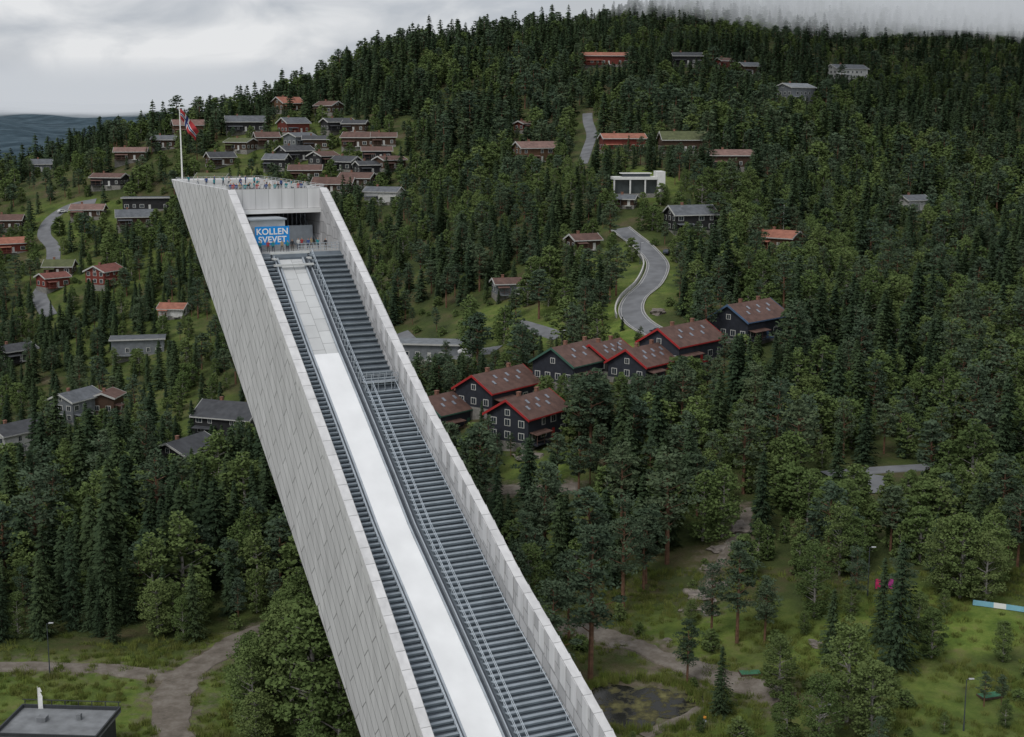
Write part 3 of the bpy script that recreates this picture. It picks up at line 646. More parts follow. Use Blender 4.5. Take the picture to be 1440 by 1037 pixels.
for k in(1.2,.8,.4): b.tube(TP(8.6,8,-19.5+k),TP(8.6,W0-TK,-19.5+k),.05,.05,4)
for i in range(7): w=9.6+i*.7; b.tube(TP(-6,w,-19.5),TP(-6,w,-14.1),.06,.06,4)
b.tube(TP(-1,W0-TK-.2,-19.4),TP(-10,W0-TK-.2,-14.2),.14,.14,4); b.tube(TP(-5,W0-TK-.2,-19.4),TP(-13,W0-TK-.2,-14.2),.14,.14,4)
tbx(b,-3,-2.6,10,W0-TK-.4,-19.49,-16.5)
obj('platform_railing',b.me('platform_railing',[M_gal]),tower)
b=B(); tbx(b,-4,4.6,2.0,7.3,-19.49,-15.0,0); tbx(b,-4.2,4.9,1.8,7.5,-15.0,-14.8,1)
obj('start_cabin',b.me('start_cabin',[mat('cabin_grey',(.50,.51,.50),.6,.12,.8),M_gal]),tower)
ban=empty('banner_sign',TP(6.0,2.3,-18.7)); ban.rotation_euler=(0,0,math.atan2(RY,RX))
BW,BH=5.2,2.7
b=B(); b.box(0,BW,-.03,.03,.15,.15+BH,0)
for xx in(0.05,BW-.15): b.box(xx,xx+.1,.031,.12,-.8,BH+.2,1)
obj('banner_panel',b.me('banner_panel',[mat('banner_blue',(.01,.28,.74),.5,.05,1),M_gal]),ban)
def text(body,size,loc,parent,m,name):
    c=bpy.data.curves.new(name,'FONT'); c.body=body; c.size=size; c.extrude=.01; c.align_x='CENTER'; c.space_character=1.05; c.offset=.03
    o=bpy.data.objects.new(name,c); scn.collection.objects.link(o); bpy.context.view_layer.update()
    me=bpy.data.meshes.new_from_object(o.evaluated_get(bpy.context.evaluated_depsgraph_get())); bpy.data.objects.remove(o)
    me.materials.clear(); me.materials.append(m); t=bpy.data.objects.new(name,me); scn.collection.objects.link(t); t.parent=parent; t.location=loc; t.rotation_euler=(math.pi/2,0,0); return t
MWt=mat('letter_white',(.9,.9,.9),.5,.02,1)
text('KOLLEN',1.26,(BW/2,-.06,1.68),ban,MWt,'lettering_top'); text('SVEVET',1.26,(BW/2,-.06,.50),ban,MWt,'lettering_bottom')
b=B()
def drail(p,q,n,z=-10.65,h=.75):
    for i in range(n+1):
        f=i/n; s=p[0]+(q[0]-p[0])*f; w=p[1]+(q[1]-p[1])*f; b.tube(TP(s,w,z),TP(s,w,z+h),.03,.03,4)
    for k in(.5,1): b.tube(TP(p[0],p[1],z+h*k),TP(q[0],q[1],z+h*k),.03,.03,4)
drail((-35,.3),(-.3,.3),16,h=.4); drail((-35,W0-.3),(-.3,W0-.3),16,h=.5); drail((-35,.3),(-35,W0-.3),10,h=.5); drail((-.3,.3),(-.3,W0-.3),10,h=.4)
obj('deck_railing',b.me('deck_railing',[mat('railing_light',(.6,.62,.64),.4,.05,1)]),tower)
b=B(); tbx(b,-20,-17,5,10,-11.49,-10.9); tbx(b,-20.2,-16.8,4.8,10.2,-10.89,-10.7); obj('deck_hatch',b.me('deck_hatch',[M_conc]),tower)
fx,fy,fz=TP(-33,.9,-11.5); fp=empty('flagpole',(fx,fy,fz))
b=B(); b.tube((0,0,0),(0,0,13.3),.15,.08,10); b.tube((0,0,13.3),(0,0,13.55),.14,.05,8); b.tube((0,0,0),(0,0,.3),.3,.3,10)
obj('pole',b.me('pole',[mat('pole_white',(.85,.85,.83),.4,.03,1)]),fp)
b=B(); nU,nV=22,16
cols=[mat('flag_red',(.33,.03,.035),.8,.1,2),mat('flag_white',(.6,.6,.6),.8,.1,2),mat('flag_blue',(.02,.04,.17),.8,.1,2)]
def fpnt(i,j):
    a,c=i/nU,j/nV
    return (.1+3.1*a*(1-.35*c)+.16*math.sin(5*c+3*a)*a, -.7*math.sin(a*9+c*2)*a**.5, 12.9-1.7*c*(1-.1*a)-3.9*a**1.1+.2*math.sin(a*9))
for i in range(nU):
    for j in range(nV):
        k=0
        if i in(6,7,8,9) or j in(6,7,8,9): k=1
        if i in(7,8) or j in(7,8): k=2
        b.quad(fpnt(i,j),fpnt(i,j+1),fpnt(i+1,j+1),fpnt(i+1,j),k)
obj('flag',b.me('flag',cols),fp)
# ------------------------------------------------------------------ people
def person_mesh(pose,shirt,pants,hair):
    V=[(0,0,.95),(0,0,1.15),(0,0,1.38),(0,0,1.50),(0,-.015,1.60),(0,-.01,1.72)]; R=[.145,.125,.15,.06,.095,.085]; E=[(0,1),(1,2),(2,3),(3,4),(4,5)]
    def add(p,r,c): V.append(p);R.append(r);E.append((c,len(V)-1));return len(V)-1
    for s in(-1,1):
        h=add((.1*s,0,.90),.095,0); k=add((.11*s+.02*s*pose,-.03-.05*pose*s,.49),.062,h); a=add((.12*s+.03*s*pose,.02-.1*pose*s,.09),.042,k); add((.13*s+.03*s*pose,-.14-.1*pose*s,.045),.04,a)
        sh=add((.2*s,0,1.40),.06,2)
        if pose==1 and s==1: el=add((.30,-.16,1.25),.043,sh); wr=add((.2,-.36,1.38),.032,el); add((.17,-.43,1.43),.03,wr)
        elif pose==2: el=add((.27*s,-.05,1.14),.043,sh); wr=add((.16*s,-.27,1.10),.032,el); add((.10*s,-.34,1.12),.03,wr)
        else: el=add((.26*s,.02,1.13),.043,sh); wr=add((.27*s,-.04,.89),.032,el); add((.27*s,-.06,.80),.03,wr)
    me=bpy.data.meshes.new('p'); me.from_pydata(V,E,[]); o=bpy.data.objects.new('p',me); scn.collection.objects.link(o)
    o.modifiers.new('s','SKIN')
    for i,sv in enumerate(me.skin_vertices[0].data): sv.radius=(R[i]*(1.25 if i in(0,1,2) else 1),R[i]*(.8 if i in(0,1,2) else 1)); sv.use_root=(i==0)
    sm=o.modifiers.new('u','SUBSURF'); sm.levels=1; sm.render_levels=1
    bpy.context.view_layer.update()
    r=bpy.data.meshes.new_from_object(o.evaluated_get(bpy.context.evaluated_depsgraph_get())); bpy.data.objects.remove(o)
    r.materials.clear()
    for m in(shirt,pants,mat('skin',(.45,.27,.19),.6,.05,3),hair,mat('shoe',(.04,.04,.04),.6,.1,3)): r.materials.append(m)
    for p in r.polygons:
        c=p.center; z=c.z; x=abs(c.x)
        if z>1.68 or(z>1.56 and c.y>.02): k=3
        elif z>1.47: k=2
        elif z<.1: k=4
        elif x<.24 and z<.93 and not(x>.2 and z>.75): k=1
        elif (z<.93 and x>.2 and pose==0) or c.y<-.30: k=2
        else: k=0
        p.material_index=k
    return r
PM=[]
sh=[('jacket_blue',(.04,.08,.22)),('jacket_red',(.35,.05,.05)),('jacket_white',(.55,.55,.53)),('jacket_black',(.03,.03,.035)),('jacket_teal',(.02,.22,.25)),('jacket_sand',(.35,.28,.16))]
hr=[mat('hair_dark',(.04,.025,.015),.7,.1,3),mat('hair_fair',(.35,.24,.12),.7,.1,3)]
for i,(n,c) in enumerate(sh): PM.append(person_mesh(i%3,mat(n,c,.8,.1,2),mat('trousers_%d'%(i%2),[(.03,.04,.07),(.10,.09,.08)][i%2],.8,.1,2),hr[i%2]))
def person(s,w,z,k,face): obj('person',PM[k%6],None,TP(s,w,z),face)
for i,(s,w) in enumerate([(7.9,2.5),(7.8,3.7),(8.0,4.4),(7.8,5.8),(8.0,6.6),(7.0,7.6),(5.5,9.0),(5.0,9.7),(6.0,10.4),(5.2,11.1),(6.2,11.8),(7.4,12.6)]): person(s,w,-19.5,4 if (i<6 and i%2==0) else i*5+2,.3*math.sin(i*3)+.2)
for i in range(26):
    person([-3,-6,-10,-14,-22,-26,-30,-33][i%8]+.5*math.sin(i*2.3),1.3+ (i*3.7)%12.6,-11.5,i+3*(i%2),math.sin(i*5.1)*2.2)
for i in range(14):
    person(-1.3-.4*(i%3),1.2+i*.62+(.9 if i>6 else 0)+(1.8 if i>10 else 0),-11.5,i*5+1,.5*math.sin(i*4.1))
# ------------------------------------------------------------------ misc things
def lamp(u,v,hpx,name='street_lamp'):
    x,y=hit(u,v); z=float(hgt(x,y)); d=proj(x,y,z)[2]; h=hpx*d/F; e=empty(name,(x,y,z))
    b=B(); b.tube((0,0,-.3),(0,0,1),.12,.11,8); b.tube((0,0,1),(0,0,h),.085,.055,8); b.tube((0,0,h),(.35,0,h+.12),.045,.04,6); obj('post',b.me('post',[M_dk]),e)
    b=B(); b.hexa([(.3,-.16,h+.05),(1.0,-.12,h+.10),(1.0,.12,h+.10),(.3,.16,h+.05),(.3,-.12,h+.2),(.98,-.08,h+.2),(.98,.08,h+.2),(.3,.12,h+.2)]); obj('lamp_head',b.me('lamp_head',[mat('lamp_head_grey',(.45,.46,.47),.4,.05,1)]),e)
    ROADPTS.append((x,y,.6))
lamp(70,946,72); lamp(1355,1028,76); lamp(1220,838,70); lamp(868,520,40); lamp(1158,1035,45); lamp(900,372,30); lamp(790,505,40)
x,y=hit(1101,338); e=empty('flagpole',(x,y,float(hgt(x,y)))); b=B(); b.tube((0,0,-.3),(0,0,12),.12,.07,8); b.tube((0,0,12),(0,0,12.2),.13,.05,6); obj('pole',b.me('pole2',[MC['pole_white']]),e)
x,y=hit(1231,310); e=empty('flagpole',(x+0,y,float(hgt(x,y)))); obj('pole',bpy.data.meshes['pole2'],e)
x,y=hit(57,1040); e=empty('advertising_flag',(x,y,float(hgt(x,y)))); b=B(); b.tube((0,0,0),(0,0,7.6),.05,.03,6)
for i in range(8): b.quad((.04,.02*math.sin(i),2.6+i*.6),(.62-.05*(i>6),.1*math.sin(i),2.6+i*.6),(.62-.3*(i>5),.1*math.sin(i+1),3.2+i*.6),(.04,.02*math.sin(i+1),3.2+i*.6))
obj('banner_cloth',b.me('bc',[MC['pole_white']]),e)
for (u,c) in((1234,(.65,.05,.16)),(1243,(.03,.03,.04)),(1252,(.5,.06,.3))):
    x,y=hit(u,832); e=empty('poster_board',(x,y,float(hgt(x,y))),.15); b=B(); b.box(-.42,.42,-.04,.04,.5,2.1); obj('poster',b.me('po',[mat('poster_%d'%u,c,.5,.5,1.5)]),e)
    b=B(); b.box(-.5,-.43,-.05,.05,-.2,2.2); b.box(.43,.5,-.05,.05,-.2,2.2); obj('posts',b.me('pp',[M_dk]),e); ROADPTS.append((x,y,.6))
pA=np.array(hit(1368,852)); pB=np.array(hit(1440,862)); pB=pB+(pB-pA)*.3; b=B(); n=16
for i in range(n):
    a=pA+(pB-pA)*i/n; c=pA+(pB-pA)*(i+1)/n; za=float(hgt(*a)); zc=float(hgt(*c)); ROADPTS.append((a[0],a[1],.6))
    b.hexa([(a[0],a[1],za+.1),(c[0],c[1],zc+.1),(c[0],c[1]+.05,zc+.1),(a[0],a[1]+.05,za+.1),(a[0],a[1],za+.95),(c[0],c[1],zc+.95),(c[0],c[1]+.05,zc+.95),(a[0],a[1]+.05,za+.95)],0 if i%8<5 else 1)
    b.tube((a[0],a[1]+.1,za-.2),(a[0],a[1]+.1,za+1.1),.04,.04,5,2)
obj('banner_fence',b.me('banner_fence',[mat('banner_cyan',(.25,.52,.66),.5,.1,1),MC['letter_white'],M_dk]))
for (u,v,r_) in((1392,980,.3),(1055,948,.1)):
    x,y=hit(u,v); z=float(hgt(x,y)); e=empty('tee_mat',(x,y,z+.25),r_); b=B(); b.box(-1.6,1.6,-.9,.9,-.3,0); obj('frame',b.me('tf',[M_bark]),e); b=B(); b.box(-1.5,1.5,-.8,.8,.004,.05); obj('mat',b.me('tm',[mat('mat_green',(.05,.16,.09),.9,.15,2)]),e)
x,y=hit(990,1022); e=empty('disc_golf_basket',(x,y,float(hgt(x,y)))); b=B(); b.tube((0,0,-.2),(0,0,1.45),.03,.03,8,1); b.tube((0,0,1.3),(0,0,1.45),.32,.30,14,0); b.tube((0,0,.62),(0,0,.84),.26,.34,14,1)
for i in range(12): a=i*.5236; b.tube((.26*math.cos(a),.26*math.sin(a),1.3),(.07*math.cos(a),.07*math.sin(a),.85),.008,.008,3,1)
obj('basket',b.me('bk',[mat('basket_orange',(.6,.25,.03),.5,.05,1),M_gal]),e)
def car(u,v,rz,c,van=False):
    x,y=hit(u,v); z=float(hgt(x,y))+.2; e=empty('parked_car' if not van else 'parked_van',(x,y,z),rz)
    if van: prof=[(-2.4,.35),(2.4,.35),(2.4,.95),(1.9,1.15),(1.3,1.95),(-2.3,2.0),(-2.4,1.8)]
    else: prof=[(-2.15,.35),(2.15,.35),(2.15,.75),(1.2,.9),(.5,1.42),(-1.3,1.45),(-2.0,.95),(-2.15,.85)]
    b=B(); n=len(prof)
    Lf=[(p[0],-.86+(.12 if p[1]>1 else 0),p[1]) for p in prof]; Rt=[(p[0],.86-(.12 if p[1]>1 else 0),p[1]) for p in prof]
    b.poly(Lf); b.poly(Rt[::-1])
    for i in range(n): j=(i+1)%n; b.quad(Lf[j],Lf[i],Rt[i],Rt[j])
    obj('body',b.me('body',[mat('car_paint_'+('w' if c[0]>.5 else 'd'),c,.25,.02,1,spec=.5)]),e)
    b=B(); zt_=1.85 if van else 1.36; z0_=1.15 if van else .95
    for s in(-1,1):
        for xa,xb in((-1.2,-.35),(-.25,.55)): b.box(xa,xb,min(.76*s,.875*s),max(.76*s,.875*s),z0_,zt_-.06)
    b.quad((1.95,-.68,z0_+.02),(1.95,.68,z0_+.02),(1.38,.66,zt_),(1.38,-.66,zt_)) if van else b.quad((1.22,-.68,z0_+.02),(1.22,.68,z0_+.02),(.60,.66,zt_+.02),(.60,-.66,zt_+.02))
    obj('glass',b.me('glass',[M_glass]),e)
    b=B()
    for xa in(-1.35,1.35):
        for s in(-1,1): b.tube((xa,.72*s,.33),(xa,.9*s,.33),.33,.33,14)
    obj('wheels',b.me('wheels',[mat('tyre',(.02,.02,.02),.8,.1,2)]),e)
    ROADPTS.append((x,y,2))
car(946,472,2.6,(.75,.75,.75),True); car(925,470,2.4,(.05,.06,.08)); car(938,358,1.2,(.05,.06,.08)); car(590,494,.3,(.05,.06,.07)); car(655,499,.2,(.7,.7,.7)); car(88,300,.6,(.7,.7,.7))
# pond
x,y=hit(895,992)
mp_=bpy.data.materials.new('pond_water'); mp_.use_nodes=True; nt=mp_.node_tree; p=nt.nodes['Principled BSDF']; p.inputs['Specular IOR Level'].default_value=.3
ge=nd(nt,'ShaderNodeNewGeometry'); nz=nd(nt,'ShaderNodeTexNoise'); nz.inputs['Scale'].default_value=.35; nz.inputs['Detail'].default_value=10; nz.inputs['Roughness'].default_value=.7; nt.links.new(ge.outputs['Position'],nz.inputs['Vector'])
cr=nd(nt,'ShaderNodeValToRGB'); cr.color_ramp.elements.new(.6)
for e_,(ps,cl) in zip(cr.color_ramp.elements,[(.48,(.012,.012,.009)),(.54,(.07,.065,.03)),(.66,(.18,.17,.07))]): e_.position=ps; e_.color=(*cl,1)
nt.links.new(nz.outputs['Fac'],cr.inputs[0]); nt.links.new(cr.outputs[0],p.inputs['Base Color'])
c2=nd(nt,'ShaderNodeMapRange'); c2.inputs[1].default_value=.48; c2.inputs[2].default_value=.54; c2.inputs[3].default_value=.12; c2.inputs[4].default_value=.95; nt.links.new(nz.outputs['Fac'],c2.inputs[0]); nt.links.new(c2.outputs[0],p.inputs['Roughness'])
pts=[]
for i in range(60):
    a=i/60*6.283; r=1+.18*math.sin(3*a+1)+.12*math.sin(7*a)+.07*math.sin(15*a+2); pts.append((x+8*r*math.cos(a),y+6.0*r*math.sin(a)))
b=B()
for i in range(60):
    q,w=pts[i],pts[(i+1)%60]
    for f0,f1 in((0,.5),(.5,1)):
        P=[(x+(q[0]-x)*f0,y+(q[1]-y)*f0),(x+(q[0]-x)*f1,y+(q[1]-y)*f1),(x+(w[0]-x)*f1,y+(w[1]-y)*f1),(x+(w[0]-x)*f0,y+(w[1]-y)*f0)]
        b.quad(*[(c[0],c[1],float(hgt(*c))+.10) for c in P],0)
obj('pond',b.me('pond',[mp_])); POND=(x,y)
M_rock=mat('rock',(.20,.175,.155),.9,.4,.7,bump=.6)
def rock(u,v,sx,sy,sz,sd):
    x,y=hit(u,v); bm=bmesh.new(); bmesh.ops.create_icosphere(bm,subdivisions=3,radius=1)
    r=np.random.default_rng(sd); ph=r.random(6)*6
    for q in bm.verts:
        n=1+.22*math.sin(3*q.co.x+ph[0])*math.sin(4*q.co.y+ph[1])+.15*math.sin(7*q.co.z+5*q.co.x+ph[2])+.06*math.sin(15*q.co.y+9*q.co.z)
        q.co=Vector((q.co.x*sx*n,q.co.y*sy*n,min(q.co.z*sz*n,sz*.75)))
    me=bpy.data.meshes.new('rock'); bm.to_mesh(me); bm.free(); me.materials.append(M_rock); obj('rock_outcrop',me,None,(x,y,float(hgt(x,y))-.15),r.random()*3)
for i,a in enumerate([(1000,800,2.2,1.5,.8),(985,838,3.2,2.0,.8),(1010,772,2,1.6,.8),(1042,742,3.2,2,1.1),(1030,768,1.5,1.2,.6),(965,855,2,1.2,.4),(1000,862,1.6,1.2,.4),(745,642,3.5,2.2,1.1),(925,440,2.5,2,1.6),(880,905,1.5,1.2,.5),(1150,905,1.8,1.2,.4),(860,700,2,1.4,.6),(1015,822,1.2,1,.5),(940,900,1.0,.8,.4)]): rock(*a,i)
# ------------------------------------------------------------------ forest
XS=[];YS=[]
def band(y0,y1,sp,kx=.43):
    ys=np.arange(y0,y1,sp)
    for yy in ys:
        xs=np.arange(-kx*yy,kx*yy,sp); XS.append(xs+rng.uniform(-.55,.55,len(xs))*sp); YS.append(yy+rng.uniform(-.55,.55,len(xs))*sp)
band(165,360,4.8,.45); band(360,620,5.4); band(620,900,6.4); band(900,1330,8.2,.41)
X=np.concatenate(XS);Y=np.concatenate(YS);Z=hgt(X,Y)
U_,V_,D_=proj(X,Y,Z); K=X/Y; N=len(X); rn=rng.random(N); rn2=rng.random(N)
nf=np.sin(X/27+2)*np.sin(Y/33)+.7*np.sin(X/13-Y/19+1)+.5*np.sin(X/61+Y/47)
kind=np.zeros(N,int); scale=np.ones(N); keep=np.ones(N)*.95
for i in range(N):
    u,v,y=U_[i],V_[i],Y[i]; k=K[i]; q=nf[i]
    if y>720: ps,pp=.60,.18
    elif k>.13 and y>340: ps,pp=.28,.20
    elif k>.13: ps,pp=.16,.26
    elif k>-.06 and y<400: ps,pp=.18,.54
    elif k>-.06: ps,pp=.36,.26
    elif y<345: ps,pp=.58,.12
    else: ps,pp=.36,.20
    ps=min(.95,max(.03,ps+.26*q))
    r=rn[i]; kd=0 if r<ps else (1 if r<ps+pp else 2); sc=.55+.70*rn2[i]
    if kd==2: sc*=.92
    if k<-.06 and y>=345 and y<720: sc*=.74; keep[i]=.80+.15*q
    if k<-.06 and y<345: sc*=1.06
    if k>-.06 and y>400 and y<640 and k<.13: sc*=.84; keep[i]=.88
    if k>=.05 and y>380: sc*=.95
    if y>720: sc*=.90
    if v>905 and u<385: keep[i]=.0
    if v>985 and u<500 and u>350: keep[i]=.9; kd=2 if rn2[i]<.9 else 0; sc=.8+.3*rn[i]
    if 345<u<520 and 900<v<=985: keep[i]=.9; kd=2
    if u>780 and v>830: keep[i]=.15; kd=2 if rn2[i]<.6 else 1; sc*=.6
    if u>980 and v>905: keep[i]=.36; sc*=.7
    if u>1290 and v>840: keep[i]=.16; sc=.35
    if 780<u<1000 and 800<v<900: keep[i]=.45
    kind[i]=kd; scale[i]=sc
for (cu,cv,ru,rv,pk) in [(870,470,45,40,.1),(640,460,75,25,.3),(730,465,60,30,.3),(760,655,60,18,.3),(905,395,55,50,.35),(820,200,20,50,.3),(1000,800,45,60,.3),(1240,680,55,18,.15),(120,310,110,30,.5),(95,400,80,35,.55),(130,540,80,25,.6),(240,575,110,30,.5),(440,225,120,50,.6),(970,300,60,40,.7),(1285,835,90,30,.05),(790,755,35,30,.3),(930,445,40,25,.15),(900,860,130,25,.25),(905,262,50,20,.2)]:
    m=((U_-cu)/ru)**2+((V_-cv)/rv)**2<1; keep[m]*=pk
ok=rng.random(N)<keep
variant=rng.integers(0,4,N); pi=kind*4+variant
hts=np.array([meta[p][1] for p in pi])*scale
rj=rng.random(N)
shrink=np.ones(N)
for (hx,hy_,hz,r,hh_,full) in HB:
    d2=np.hypot(X-hx,Y-hy_); ok&=~(d2<r+.6)
    uu,vb,dd=proj(hx,hy_,hz); _,vt,_=proj(hx,hy_,hz+hh_); rw=r*F/dd
    _,VT,_=proj(X,Y,Z+hts*.95*shrink); hw=hts*.13*shrink*F/D_
    thr=.10 if full else .34
    blk=(Y<hy_)&(np.abs(U_-uu)<rw*.8+hw*.5)&(VT<vb-thr*(vb-vt))&(V_>vt)
    lim=(V_-(vb-thr*(vb-vt)))*D_/F
    can=blk&(lim>2.5)&(rj<.7)
    shrink[can]=np.minimum(shrink[can],np.clip(lim[can]/hts[can],.2,1))
    rem=blk&~can&(rj<(1.0 if full else .93))
    ok&=~rem
for (rx,ry,w) in ROADPTS:
    d2=np.hypot(X-rx,Y-ry); ok&=~(d2<w+2.0)
    uu,vb,dd=proj(rx,ry,float(hgt(rx,ry)))
    _,VT,_=proj(X,Y,Z+hts*.95*shrink)
    blk=(Y<ry)&(Y>ry-90)&(np.abs(U_-uu)<w*F/dd*.7+4)&(VT<vb-1)&(V_>vb)
    lim=(V_-vb)*D_/F
    can=blk&(lim>2.5)&(rj<.6)
    shrink[can]=np.minimum(shrink[can],np.clip(lim[can]/hts[can],.2,1))
    ok&=~(blk&~can&(rj<.86))
scale=scale*shrink
ok&=~(np.hypot(X-POND[0],Y-POND[1])<11)
s_=(X+42.4)*DX+(Y-211)*DY; w_=(X+42.4)*RX+(Y-211)*RY
ok&=~((s_>20)&(w_>-4)&(w_<32)&(s_<200))
ok&=~((w_>-3)&(w_<20)&(s_>-10)&(s_<=20)&(Z+hts>-40))
names={0:'spruce_tree',1:'pine_tree',2:'birch_tree'}
P=[]
near=0
for i in np.where(ok)[0]:
    if Y[i]<226 and near<300:
        k3=variant[i]%3; s=hts[i]*shrink[i]/NH[kind[i]][k3]
        o=bpy.data.objects.new(names[kind[i]],NEAR[kind[i]][k3]); scn.collection.objects.link(o)
        o.location=(X[i],Y[i],Z[i]-.2); o.scale=(s*(.9+.25*rn2[i]),s*(.9+.25*rn2[i]),s); o.rotation_euler=(0,0,rn[i]*628); near+=1
    else:
        f=1.12 if Y[i]>600 else 1.0
        P.append((X[i],Y[i],Z[i]-.2,f*scale[i]*(.88+.4*rn2[i]),scale[i],rn[i]*628%6.283,int(pi[i])+(16 if Y[i]>560 else 0)))
m=(~ok)&(rng.random(N)<.24)&(Y<720)
for (hx,hy_,hz,r,hh_,full) in HB: m&=np.hypot(X-hx,Y-hy_)>r+1
for (rx,ry,w) in ROADPTS: m&=np.hypot(X-rx,Y-ry)>w+1.5
m&=~((s_>10)&(w_>-4)&(w_<34)); m&=np.hypot(X-POND[0],Y-POND[1])>10
m&=~((V_>905)&(U_<360)&(rng.random(N)<.93))
for i in np.where(m)[0]:
    sc=.35+.6*rn[i]; P.append((X[i],Y[i],Z[i]-.2,sc*(.9+.4*rn2[i]),sc,rn[i]*628%6.283,12+int(rn2[i]*2)))
scatter('forest',P)
q=14000; gy_=rng.uniform(160,262,q); gx_=rng.uniform(-.42,.42,q)*gy_; gz=hgt(gx_,gy_); gu,gv,_=proj(gx_,gy_,gz)
gm=((gu<400)&(gv>895))|((gu>770)&(gv>800)); pat=np.sin(gx_/4+1)*np.sin(gy_/3.1)+.6*np.sin(gx_/9-gy_/7); gm&=(pat>-.1)|(rng.random(q)<.15)
for (rx,ry,w) in ROADPTS: gm&=np.hypot(gx_-rx,gy_-ry)>w+.3
gm&=np.hypot(gx_-POND[0],gy_-POND[1])>8
GP=[(gx_[i],gy_[i],gz[i],.6+.9*rng.random(),.5+.8*rng.random(),rng.random()*6.28,14+int(rng.random()*2)) for i in np.where(gm)[0]]
for i in range(160):
    a=rng.random()*6.283; r=8.3+rng.random()*2.2; px,py=POND[0]+r*math.cos(a)*1.05,POND[1]+r*.8*math.sin(a); GP.append((px,py,float(hgt(px,py)),1,1.2+.6*rng.random(),a,14))
scatter('tall_grass',GP)
def tree(u,v,hpx,kd,var=0):
    x,y=hit(u,v); z=float(hgt(x,y)); d=proj(x,y,z)[2]; h=hpx*d/F; k3=var%3; s=h/NH[kd][k3]
    o=bpy.data.objects.new(names[kd],NEAR[kd][k3]); scn.collection.objects.link(o); o.location=(x,y,z-.2); o.scale=(s*1.05,s*1.05,s); o.rotation_euler=(0,0,u*1.7)
for a in [(830,955,225,1,0),(876,862,165,1,2),(765,795,150,1,1),(1036,905,150,1,3),(1262,940,190,0,0),(1075,905,100,1,1),(1190,1015,150,2,0),(1014,1005,105,0,3),(966,965,100,1,3),(1350,842,125,2,1),(1325,835,110,2,2),(1385,848,105,2,0),(1105,1055,85,2,3),(1310,925,75,2,1),(1145,868,110,2,2),(1225,1040,120,2,1),(1410,930,60,2,3),(1150,1060,120,2,2),
          (1000,900,110,1,2),(905,830,110,1,0),(800,900,130,1,1),(1095,985,95,2,0),(1170,930,110,0,1),(1240,905,130,0,2),(1290,900,70,2,0),(740,835,120,1,3),(700,770,120,0,1),(385,1010,150,2,0),(412,1030,185,2,2),(440,1050,215,2,1),(462,1040,170,2,0),(478,1060,190,2,2),(398,965,120,2,3),(425,985,150,2,0),(448,990,160,0,1)]: tree(*a)
# ------------------------------------------------------------------ ground
def axis(a,b,st,lo,hi,g=1.12):
    c=list(np.arange(a,b,st)); s=st; x=c[-1]
    while x<hi: s*=g; x+=s; c.append(x)
    s=st; x=c[0]; l=[]
    while x>lo: s*=g; x-=s; l.append(x)
    return np.array(l[::-1]+c)
gx=axis(-420,560,4,-9000,9000,1.07); gy=axis(90,1250,4,-400,12000,1.05)
XX,YY=np.meshgrid(gx,gy); ZZ=hgt(XX,YY)
nx,ny=len(gx),len(gy)
V=np.stack([XX.ravel(),YY.ravel(),ZZ.ravel()],1)
idx=np.arange(nx*ny).reshape(ny,nx); Fq=np.stack([idx[:-1,:-1].ravel(),idx[:-1,1:].ravel(),idx[1:,1:].ravel(),idx[1:,:-1].ravel()],1)
me=bpy.data.meshes.new('ground'); me.vertices.add(len(V)); me.vertices.foreach_set('co',V.ravel()); me.loops.add(Fq.size); me.loops.foreach_set('vertex_index',Fq.ravel())
me.polygons.add(len(Fq)); me.polygons.foreach_set('loop_start',np.arange(0,Fq.size,4)); me.update(calc_edges=True); me.polygons.foreach_set('use_smooth',[True]*len(Fq))
uu,vv,dd=proj(V[:,0],np.maximum(V[:,1],60),V[:,2])
lawn=np.zeros(len(V))
for (cu,cv,ru,rv,st) in [(1300,880,190,60,1),(1100,900,260,60,.7),(120,985,260,75,.7),(320,960,90,80,.8),(870,465,50,40,1),(760,655,70,25,.7),(120,310,120,40,.5),(200,430,200,120,.35),(240,580,120,50,.4),(730,460,100,40,.6),(1000,1000,200,60,.5),(790,755,40,35,.9),(1400,1000,200,80,.7),(900,260,80,30,.7),(880,400,90,70,.6),(430,215,150,60,.4)]:
    q=1-(((uu-cu)/ru)**2+((vv-cv)/rv)**2); lawn=np.maximum(lawn,np.clip(q*2,0,1)*st)
lawn[V[:,1]<100]=.5; lawn[V[:,1]>1000]=0
dirt=np.zeros(len(V)); nearm=np.where((V[:,1]<330)&(V[:,1]>120)&(np.abs(V[:,0])<160))[0]
for (rx,ry,w) in DIRT+[(POND[0],POND[1],6)]:
    d=np.hypot(V[nearm,0]-rx,V[nearm,1]-ry); dirt[nearm]=np.maximum(dirt[nearm],np.clip(1-(d-w)/5.0,0,1))
for (cu,cv,ru,rv) in [(195,1000,40,40),(1000,810,60,70),(850,900,90,30),(745,640,40,20),(1120,960,60,20)]:
    q=1-(((uu-cu)/ru)**2+((vv-cv)/rv)**2); dirt=np.maximum(dirt,np.clip(q,0,1)*.7*(V[:,1]<330))
for an_,ar in(('lawn',lawn),('dirt',dirt)):
    at=me.attributes.new(an_,'FLOAT','POINT'); at.data.foreach_set('value',ar)
mg=bpy.data.materials.new('grass_and_moss'); mg.use_nodes=True; nt=mg.node_tree; Lk=nt.links; p=nt.nodes['Principled BSDF']; p.inputs['Roughness'].default_value=.9; p.inputs['Specular IOR Level'].default_value=.15
ge=nd(nt,'ShaderNodeNewGeometry')
def noise(sc,det=6):
    n=nd(nt,'ShaderNodeTexNoise'); n.inputs['Scale'].default_value=sc; n.inputs['Detail'].default_value=det; n.inputs['Roughness'].default_value=.65; Lk.new(ge.outputs['Position'],n.inputs['Vector']); return n.outputs['Fac']
